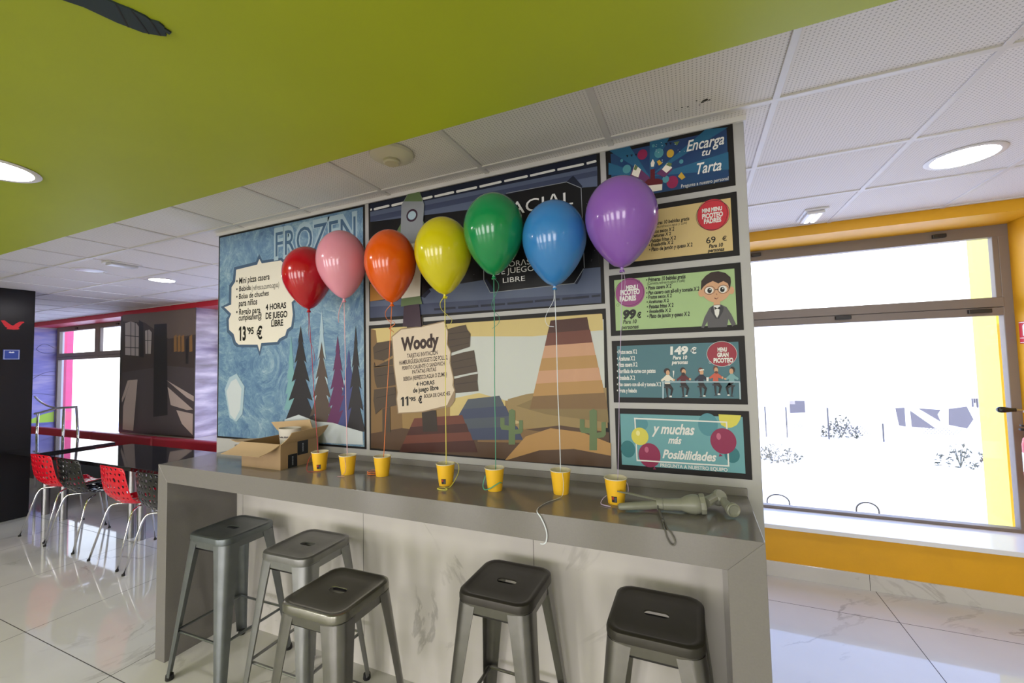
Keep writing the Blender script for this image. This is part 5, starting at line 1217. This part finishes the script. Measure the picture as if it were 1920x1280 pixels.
for i in range(16):
    a = -PI / 2 - 0.6 + i * 0.085; r = 0.0625; q = Vector((math.cos(a) * r, math.sin(a) * r * 0.75, 0.136 + 0.001 * random.random())); tdir = Vector((-math.sin(a), math.cos(a) * .75, 0)).normalized()
    if random.random() < 0.75:
        hh = random.uniform(0.005, 0.009); w = 0.0022; k = Vector((math.cos(a), math.sin(a), 0)) * 0.001
        vv = [bm.verts.new(q + k - tdir * w), bm.verts.new(q + k + tdir * w), bm.verts.new(q + k + tdir * w + Vector((0, 0, hh))), bm.verts.new(q + k - tdir * w + Vector((0, 0, hh)))]; bm.faces.new(vv)
obj('print', bm, mat('sleeve_print', (0.12, 0.10, 0.10, 1), 0.6), sl)

# ------------------------------------------------------------------ grey-green hand tool lying on the counter
TOOL = mat('tool_plastic', (0.235, 0.24, 0.19, 1), 0.38, noise=0.05, nscale=30); TOOLD = mat('tool_dark', (0.03, 0.03, 0.028, 1), 0.5); CORD = mat('grey_cord', (0.12, 0.115, 0.10, 1), 0.6)
tl = thing('hand_tool', 'grey-green plastic hand tool with open lever and wrist loop on the counter', 'tool', (2.88, -0.27, 1.05), math.radians(3))
P = lambda x, y, z: Vector((x, y, z - 1.05)) - Vector((2.88, -0.27, 0))
def lath2(prof, a, b, seg=28):
    a, b = Vector(a), Vector(b); return lathe(bmesh.new(), prof, seg, a, axis=(b - a))
c0, c1 = P(2.835, -0.275, 1.073), P(2.925, -0.268, 1.078)
obj('barrel', lath2([(0.0, -0.002), (0.018, -0.002), (0.0195, 0.0), (0.0195, 0.018), (0.0180, 0.0185), (0.0180, 0.0205), (0.0195, 0.021), (0.0205, 0.070), (0.021, 0.088)], c0, c1), TOOL, tl, 40)
b1 = P(2.975, -0.264, 1.083)
obj('bulb', lath2([(0.021, -0.012), (0.026, 0.0), (0.031, 0.014), (0.0325, 0.028), (0.031, 0.040), (0.028, 0.048), (0.020, 0.050)], c1 + (c1 - c0).normalized() * 0.0, b1), TOOL, tl, 40)
obj('collar', lath2([(0.020, 0.046), (0.0335, 0.047), (0.0345, 0.050), (0.0345, 0.060), (0.033, 0.063), (0.0, 0.064)], c1, b1, 10), TOOL, tl, 30)
bm = bmesh.new(); tube(bm, smooth_path([P(2.990, -0.258, 1.088), P(3.008, -0.235, 1.092), P(3.022, -0.215, 1.094)], 4), [0.019] * 4 + [0.0175] * 5, 10, flat=0.85)
obj('neck', bm, TOOL, tl, 35)
obj('joint', lath2([(0.0, -0.022), (0.019, -0.021), (0.023, -0.016), (0.024, 0.0), (0.023, 0.014), (0.018, 0.020), (0.0, 0.021)], P(3.034, -0.205, 1.092), P(3.046, -0.222, 1.112), 24), TOOL, tl, 35)
bm = bmesh.new(); tube(bm, smooth_path([P(3.046, -0.222, 1.088), P(3.056, -0.250, 1.080), P(3.068, -0.276, 1.077)], 4), [0.013, 0.0135, 0.014, 0.0145, 0.015, 0.0165, 0.018, 0.0195, 0.0205], 16)
nz_ = obj('nozzle', bm, TOOL, tl, 40)
obj('nozzle_ring', lath2([(0.0205, -0.016), (0.0225, -0.015), (0.0225, -0.011), (0.0208, -0.010), (0.0225, -0.009), (0.0225, -0.003), (0.019, 0.0), (0.015, -0.004), (0.0, -0.004)], P(3.072, -0.285, 1.077), P(3.078, -0.300, 1.0765)), TOOL, nz_, 40)
bm = bmesh.new(); tube(bm, [P(2.835, -0.277, 1.072), P(2.80, -0.289, 1.070), P(2.75, -0.304, 1.068), P(2.715, -0.314, 1.066), P(2.709, -0.316, 1.066)], [0.0165, 0.0175, 0.0155, 0.0135, 0.009], 16, flat=0.85)
obj('grip', bm, TOOL, tl, 40)
bm = bmesh.new(); tube(bm, [P(2.84, -0.270, 1.086), P(2.80, -0.268, 1.091), P(2.745, -0.272, 1.100), P(2.702, -0.276, 1.106)], [0.010, 0.0095, 0.0085, 0.005], 10, flat=0.45)
obj('lever', bm, TOOL, tl, 40)
bm = bmesh.new(); box(bm, -0.0475, -0.0440, -0.024, -0.0215, 0.012, 0.024, 0.0008)
bmesh.ops.translate(bm, verts=bm.verts[:], vec=(0.004, -0.0025, 0.002)); obj('mark', bm, TOOLD, tl)
bm = bmesh.new()
st = smooth_path([P(2.842, -0.296, 1.062), P(2.848, -0.33, 1.056), P(2.853, -0.37, 1.0545)], 5); tube(bm, st, 0.0035, 8)
lp = smooth_path([P(2.853, -0.365, 1.0545), P(2.858, -0.42, 1.0545), P(2.861, -0.4405, 1.050), P(2.866, -0.4425, 1.030), P(2.876, -0.4425, 1.012), P(2.886, -0.4425, 1.010), P(2.889, -0.4425, 1.022), P(2.880, -0.4425, 1.042), P(2.872, -0.4405, 1.052), P(2.866, -0.42, 1.0545), P(2.857, -0.365, 1.0545)], 5); tube(bm, lp, 0.0023, 8)
tube(bm, [P(2.853, -0.362, 1.0555), P(2.8555, -0.385, 1.0555)], 0.0042, 8)
obj('wrist_loop', bm, CORD, tl, 180)

# ------------------------------------------------------------------ black tables, perforated chairs and the red bench by the left window
def table(x0, x1, y0, y1, legs, label):
    cx, cy = (x0 + x1) / 2, (y0 + y1) / 2
    t = thing('dining_table', label, 'table', (cx, cy, 0), 0, 'black tables by the left window')
    obj('tabletop', BOX(x0 - cx, x1 - cx, y0 - cy, y1 - cy, 0.715, 0.75, 0.003), GLOSSB, t)
    bm = bmesh.new(); box(bm, x0 - cx + .10, x1 - cx - .10, -0.2, 0.2, 0.66, 0.7155, 0.004)
    obj('under_frame', bm, BLACKW, t)
    for lx, ly in legs:
        l_ = obj('leg', lathe(bmesh.new(), [(0.0, 0.0), (0.032, 0.0), (0.032, 0.665), (0.0, 0.665)], 24, (lx - cx, ly - cy, 0), cap0=False, cap1=False), STEEL, t, 40)
    return t
table(-5.35, -3.27, 0.20, 0.868, [(-3.736, 0.463), (-3.305, 0.455), (-4.9, 0.46)], 'black glossy table behind the black wall')
table(-2.93, -0.93, 0.205, 0.868, [(-1.984, 0.45), (-1.842, 0.46)], 'black glossy table reaching behind the left end of the counter')

def chair_meshes():
    """one-piece shell pierced with irregular holes, on four chrome legs"""
    random.seed(11); nu, nv = 8, 14
    prof = [(-0.262, 0.805), (-0.247, 0.74), (-0.228, 0.66), (-0.207, 0.58), (-0.182, 0.515), (-0.140, 0.468), (-0.080, 0.450), (0.0, 0.447), (0.09, 0.452), (0.17, 0.457), (0.215, 0.445)]
    def pt(u, v):
        f = v * (len(prof) - 1); i = min(int(f), len(prof) - 2); t = f - i
        y = prof[i][0] * (1 - t) + prof[i + 1][0] * t; z = prof[i][1] * (1 - t) + prof[i + 1][1] * t
        if v < 0.42: hw = 0.195 + 0.03 * (v / 0.42) ** 0.8
        else: hw = 0.225 - 0.035 * max(0, (v - 0.75) / 0.25) ** 2
        top = max(0.0, 1 - v / 0.08)
        x = u * hw * (1 - 0.05 * top * u * u)
        back = max(0.0, 1 - v / 0.5); bowl = u * u
        y += 0.045 * bowl * back; z += 0.030 * bowl * (1 - back) - 0.020 * top * bowl
        return Vector((x, y, z))
    bm = bmesh.new(); vt = {}
    # brick-laid hexagon-like cells on a jittered lattice
    for j in range(nv + 1):
        for i in range(2 * nu + 1):
            u = -1 + i / nu; v = j / nv
            edge = i in (0, 2 * nu) or j in (0, nv)
            du = 0 if i in (0, 2 * nu) else random.uniform(-.38, .38) / nu
            dv = 0 if j in (0, nv) else random.uniform(-.30, .30) / nv
            vt[i, j] = bm.verts.new(pt(max(-1, min(1, u + du)), max(0, min(1, v + dv))))
    for j in range(nv):
        o = 0 if j % 2 == 0 else 1
        i = 0
        if o: bm.faces.new((vt[0, j], vt[1, j], vt[1, j + 1], vt[0, j + 1])); i = 1
        while i < 2 * nu:
            k = min(i + 2, 2 * nu)
            lo = [vt[q, j] for q in range(i, k + 1)]; hi = [vt[q, j + 1] for q in range(k, i - 1, -1)]
            bm.faces.new(lo + hi); i = k
    for f in bm.faces[:]:
        vs_ = list(f.verts); c = f.calc_center_median(); k = random.uniform(0.22, 0.48); sl_ = Vector((random.uniform(-.004, .004), 0, random.uniform(-.004, .004)))
        inn = [bm.verts.new(c + sl_ + (v.co - c) * k) for v in vs_]
        for i in range(len(vs_)):
            j = (i + 1) % len(vs_); bm.faces.new((vs_[i], vs_[j], inn[j], inn[i]))
        bm.faces.remove(f)
    bm.normal_update()
    me = bpy.data.meshes.new('shell'); bm.to_mesh(me); bm.free()
    o = bpy.data.objects.new('shell', me); COL.objects.link(o)
    m1 = o.modifiers.new('s', 'SOLIDIFY'); m1.thickness = 0.007; m1.offset = 0
    m2 = o.modifiers.new('d', 'SUBSURF'); m2.levels = 1; m2.render_levels = 1
    dg = bpy.context.evaluated_depsgraph_get(); shell = bpy.data.meshes.new_from_object(o.evaluated_get(dg)); shell.name = 'shell'
    bpy.data.objects.remove(o); bpy.data.meshes.remove(me)
    for p in shell.polygons: p.use_smooth = True
    legs = []
    for s_ in (-1, 1):
        for fr in (0, 1):
            bm = bmesh.new()
            if fr == 0: pts = [(s_ * 0.10, -0.06, 0.432), (s_ * 0.165, -0.125, 0.432), (s_ * 0.185, -0.150, 0.415), (s_ * 0.195, -0.170, 0.37), (s_ * 0.235, -0.262, 0.0)]
            else: pts = [(s_ * 0.10, 0.06, 0.432), (s_ * 0.165, 0.115, 0.432), (s_ * 0.182, 0.135, 0.415), (s_ * 0.192, 0.150, 0.37), (s_ * 0.215, 0.195, 0.0)]
            tube(bm, smooth_path(pts[:4], 4) + [Vector(pts[4])], 0.0078, 10); legs.append((bm, pts[4]))
    return shell, legs
_shell, _legs = chair_meshes()
_leg_me = []
for bm, foot in _legs:
    me = bpy.data.meshes.new('leg'); bm.to_mesh(me); bm.free()
    for p in me.polygons: p.use_smooth = True
    me.materials.append(CHROME)
    fm = bpy.data.meshes.new('leg_cap'); b2 = lathe(bmesh.new(), [(0.011, 0.0), (0.011, 0.014), (0.0, 0.016)], 12, (foot[0], foot[1], 0)); b2.to_mesh(fm); b2.free(); fm.materials.append(RUBBER)
    _leg_me.append((me, fm))
def chair(x, y, rz, m, label):
    t = thing('perforated_chair', label, 'chair', (x, y, 0), rz, 'perforated plastic chairs at the black tables')
    link('shell', _shell.copy(), m, t)
    for me, fm in _leg_me:
        l_ = link('leg', me, None, t); link('leg_cap', fm, None, l_)
    return t
chair(-2.855, 0.335, 0.02, REDPL, 'red perforated plastic chair beside the black wall')
chair(-2.280, 0.315, 0.03, BLACKPL, 'black perforated plastic chair between the two red chairs')
chair(-1.490, 0.300, -0.03, REDPL, 'red perforated plastic chair nearest the counter')
chair(-0.900, 0.280, 0.03, BLACKPL, 'black perforated plastic chair half hidden by the left end of the counter')

be = thing('padded_bench', 'long dark red padded bench with seamed back along the left window', 'bench', (-5.4, 1.45, 0))
obj('base', BOX(-3.4, 3.05, -0.30, 0.22, 0, 0.34, 0.004), BLACKW, be)
for i, (a, b) in enumerate(((-3.4, -1.75), (-1.745, 0.0), (0.005, 1.60), (1.605, 3.11))):
    obj('seat_pad', BOX(a, b, -0.34, 0.03, 0.34, 0.45, 0.02, 3), VINYL, be)
    obj('back_pad', BOX(a, b, 0.03, 0.13, 0.40, 0.672, 0.03, 4), VINYL, be)

# chrome tube frame behind the left table
cf = thing('chrome_stand', 'chrome tube frame with three posts rising behind the left black table', 'metal frame', (-4.75, 0.93, 0))
for lx, dx, zt in ((-0.68, 0.02, 1.02), (0.06, 0.0, 1.11), (0.46, -0.07, 1.13)):
    obj('post', tube(bmesh.new(), [(lx, 0, 0), (lx, 0, 0.70), (lx + dx, 0, zt)], 0.013, 10), CHROME, cf, 180)
obj('top_rail', tube(bmesh.new(), smooth_path([(-0.75, 0, 1.01), (-0.66, 0, 1.02), (-0.2, 0.0, 1.09), (0.06, 0, 1.11), (0.34, 0, 1.125), (0.39, 0, 1.13)], 5), 0.014, 10), CHROME, cf, 180)
obj('curved_rail', tube(bmesh.new(), smooth_path([(-0.95, 0.06, 1.24), (-0.78, 0.06, 1.17), (-0.50, 0.05, 1.115), (-0.2, 0.03, 1.10), (0.02, 0.01, 1.105)], 6), 0.012, 10), CHROME, cf, 180)

# ------------------------------------------------------------------ fittings on the yellow pier at the right edge
SR = mat('safety_red', S(190, 20, 48, 1.2), 0.35)
sg = thing('fire_sign', 'red fire equipment sign on the yellow pier at the right edge', 'sign', (4.954, 1.952, 1.615))
obj('plate', BOX(-0.004, 0, -0.10, 0.10, 0.0, 0.145, 0.001, 1), SR, sg)
bm = bmesh.new()
box(bm, -0.0052, -0.004, -0.095, 0.095, 0.005, 0.009); box(bm, -0.0052, -0.004, -0.095, 0.095, 0.034, 0.038); box(bm, -0.0052, -0.004, -0.095, 0.095, 0.136, 0.140)
prism(bm, [(0.03, 0.05), (0.065, 0.05), (0.065, 0.115), (0.052, 0.128), (0.03, 0.115)], 'x', -0.0052, -0.004); prism(bm, [(-0.05, 0.06), (0.0, 0.085), (-0.01, 0.12), (-0.03, 0.10), (-0.045, 0.11)], 'x', -0.0052, -0.004)
obj('pictogram', bm, mat('sign_white', (0.85, 0.85, 0.88, 1), 0.4), sg)
ex = thing('fire_extinguisher', 'red fire extinguisher with a black horn on the yellow pier at the right edge', 'fire extinguisher', (4.905, 1.885, 0.69))
obj('cylinder', lathe(bmesh.new(), [(0.0, 0.0), (0.055, 0.0), (0.062, 0.006), (0.064, 0.02), (0.064, 0.29), (0.058, 0.325), (0.038, 0.352), (0.018, 0.362), (0.018, 0.378), (0.0, 0.378)], 32), SR, ex, 40)
obj('label_band', lathe(bmesh.new(), [(0.0645, 0.12), (0.0648, 0.12), (0.0648, 0.24), (0.0645, 0.24)], 32, cap0=False, cap1=False), mat('sign_white', (0.85, 0.85, 0.88, 1), 0.4), ex, 40)
bm = bmesh.new(); box(bm, -0.075, 0.02, -0.012, 0.012, 0.378, 0.392, 0.004); prism(bm, [(-0.07, 0.405), (0.02, 0.395), (0.02, 0.403), (-0.07, 0.416)], 'y', -0.010, 0.010, 0.002)
obj('valve_handle', bm, RUBBER, ex)
bm = bmesh.new(); tube(bm, smooth_path([(-0.01, -0.02, 0.385), (-0.03, -0.07, 0.38), (-0.04, -0.085, 0.30), (-0.03, -0.078, 0.15), (-0.025, -0.075, 0.08)], 6), 0.008, 8); obj('hose', bm, RUBBER, ex, 180)
obj('wall_bracket', BOX(0.055, 0.07, -0.03, 0.03, 0.25, 0.36, 0.002), FRAMED, ex)
obj('discharge_rod', tube(bmesh.new(), smooth_path([(0.0, 0, 0.385), (0.0, 0.03, 0.44), (-0.005, 0.075, 0.488), (-0.03, 0.08, 0.497), (-0.06, 0.08, 0.498)], 5), 0.0075, 10), STEEL, ex, 30)
obj('discharge_horn', lathe(bmesh.new(), [(0.0, -0.135), (0.010, -0.134), (0.017, -0.126), (0.0195, -0.114), (0.0185, -0.098), (0.013, -0.070), (0.0115, -0.052), (0.0125, -0.046), (0.0, -0.046)], 24, (0, 0.08, 0.498), axis=(1, 0, 0)), BLACKPL, ex, 40)

# ------------------------------------------------------------------ outside, in full sun
CONC = mat('sunlit_concrete', (0.82, 0.81, 0.80, 1), 0.8); PALE = mat('pale_render', (0.85, 0.84, 0.83, 1), 0.8)
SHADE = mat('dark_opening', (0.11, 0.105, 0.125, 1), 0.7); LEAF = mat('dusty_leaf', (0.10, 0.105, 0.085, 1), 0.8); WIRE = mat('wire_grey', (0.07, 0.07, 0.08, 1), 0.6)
struct(obj('ground_outside', BOX(-30, 40, 2.2, 40, -0.25, -0.1), CONC))
struct(obj('pilaster_yellow', BOX(5.11, 5.5, 2.6, 2.9, -0.1, 3.4), mat('pale_yellow_paint', S(238, 226, 96), 0.5)))
struct(obj('pilaster_red', BOX(-9.60, -9.0, 2.5, 2.6, -0.1, 3.4), mat('pilaster_red', S(215, 70, 110, 1.2), 0.5)))
hb = thing('outbuilding', 'pale flat-roofed building across the street with dark openings', 'building', (7.2, 9.2, -0.1))
obj('wall', BOX(-3.2, 3.5, 0.0, 3.0, 0, 2.6, 0.01), PALE, hb)
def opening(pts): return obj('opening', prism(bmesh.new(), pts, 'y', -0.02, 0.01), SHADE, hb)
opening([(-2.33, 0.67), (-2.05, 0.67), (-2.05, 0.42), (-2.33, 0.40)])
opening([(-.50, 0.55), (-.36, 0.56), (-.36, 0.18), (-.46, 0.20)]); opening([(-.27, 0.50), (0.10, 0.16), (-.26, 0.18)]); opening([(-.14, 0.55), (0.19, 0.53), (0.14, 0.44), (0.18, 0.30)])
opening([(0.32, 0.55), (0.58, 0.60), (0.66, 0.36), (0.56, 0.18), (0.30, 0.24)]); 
bm = bmesh.new()
for i in range(26):
    x = 0.66 + i * 0.034; random.seed(i); d = random.uniform(0.05, 0.16); box(bm, x, x + 0.016, -0.03, 0.0, 0.74 - d, 0.76)
obj('slatted_screen', bm, SHADE, hb)
random.seed(21)
def bush(x, y, z, w, h, n, label):
    bm = bmesh.new()
    for i in range(n):
        a = random.uniform(0, 2 * PI); r = random.random() ** .5; px_, py_ = x * 0 + w * r * math.cos(a), w * .5 * r * math.sin(a); pz = h * random.random() * (1 - .6 * r)
        s_ = random.uniform(0.02, 0.045); rot = Matrix.Rotation(random.uniform(0, 6), 3, Vector((random.random(), random.random(), random.random() + .1)).normalized())
        vv = [bm.verts.new(Vector((px_, py_, pz)) + rot @ Vector(q)) for q in ((-s_, 0, 0), (0, -s_ * .45, 0.004), (s_, 0, 0), (0, s_ * .45, 0.004))]; bm.faces.new(vv)
    t = thing('shrub', label, 'shrub', (x, y, z)); obj('foliage', bm, LEAF, t)
    bm = bmesh.new()
    for k in range(5): tube(bm, [(0, 0, 0), (random.uniform(-.4, .4) * w, random.uniform(-.2, .2) * w, h * .6)], 0.006, 5)
    obj('stem', bm, LEAF, t)
bush(5.62, 8.6, -0.1, 0.34, 0.5, 300, 'dark leafy shrub outside behind the wire fence')
bush(4.05, 6.0, -0.1, 0.42, 0.34, 230, 'low shrub outside at the left side of the large window')
bush(6.45, 6.4, -0.1, 0.30, 0.42, 120, 'sparse shrub outside beside the yellow pilaster')
fn = thing('wire_fence', 'faint wire mesh fence across the street', 'fence', (5.9, 8.3, -0.1))
bm = bmesh.new()
for x0, x1, z0, z1 in ((-1.2, -0.95, 0.18, 0.30), (-0.42, 0.12, 0.12, 0.30), (0.86, 1.32, 0.16, 0.29)):
    n = int((x1 - x0) / 0.05)
    for i in range(n + 1):
        x = x0 + i * 0.05
        for d in (-1, 1):
            xe = x + d * (z1 - z0) * 0.8
            tube(bm, [(x, 0, z0), (xe, 0, z1)], 0.0035, 4, caps=False)
obj('mesh', bm, WIRE, fn)
for x in (-1.62, -1.25, -0.55, 0.3, 2.1):
    obj('post', tube(bmesh.new(), [(x, 0.02, 0), (x, 0.02, 0.62 if x < -0.5 else 0.34)], 0.014, 8), WIRE, fn)
for k, (x, w, h) in enumerate(((3.665, 0.093, 0.325), (4.358, 0.082, 0.325))):
    t = thing('hoop_stand', ('low metal hoop outside the large window, closest to the counter', 'low metal hoop outside near the middle of the large window')[k], 'bicycle stand', (x, 3.0, -0.1))
    obj('tube', tube(bmesh.new(), [(-w, 0, 0)] + [(-w * math.cos(a), 0, h - 0.07 + 0.07 * math.sin(a)) for a in [PI * i / 14 for i in range(15)]] + [(w, 0, 0)], 0.007, 8), mat('hoop_grey', (0.09, 0.09, 0.085, 1), 0.5), t, 180)
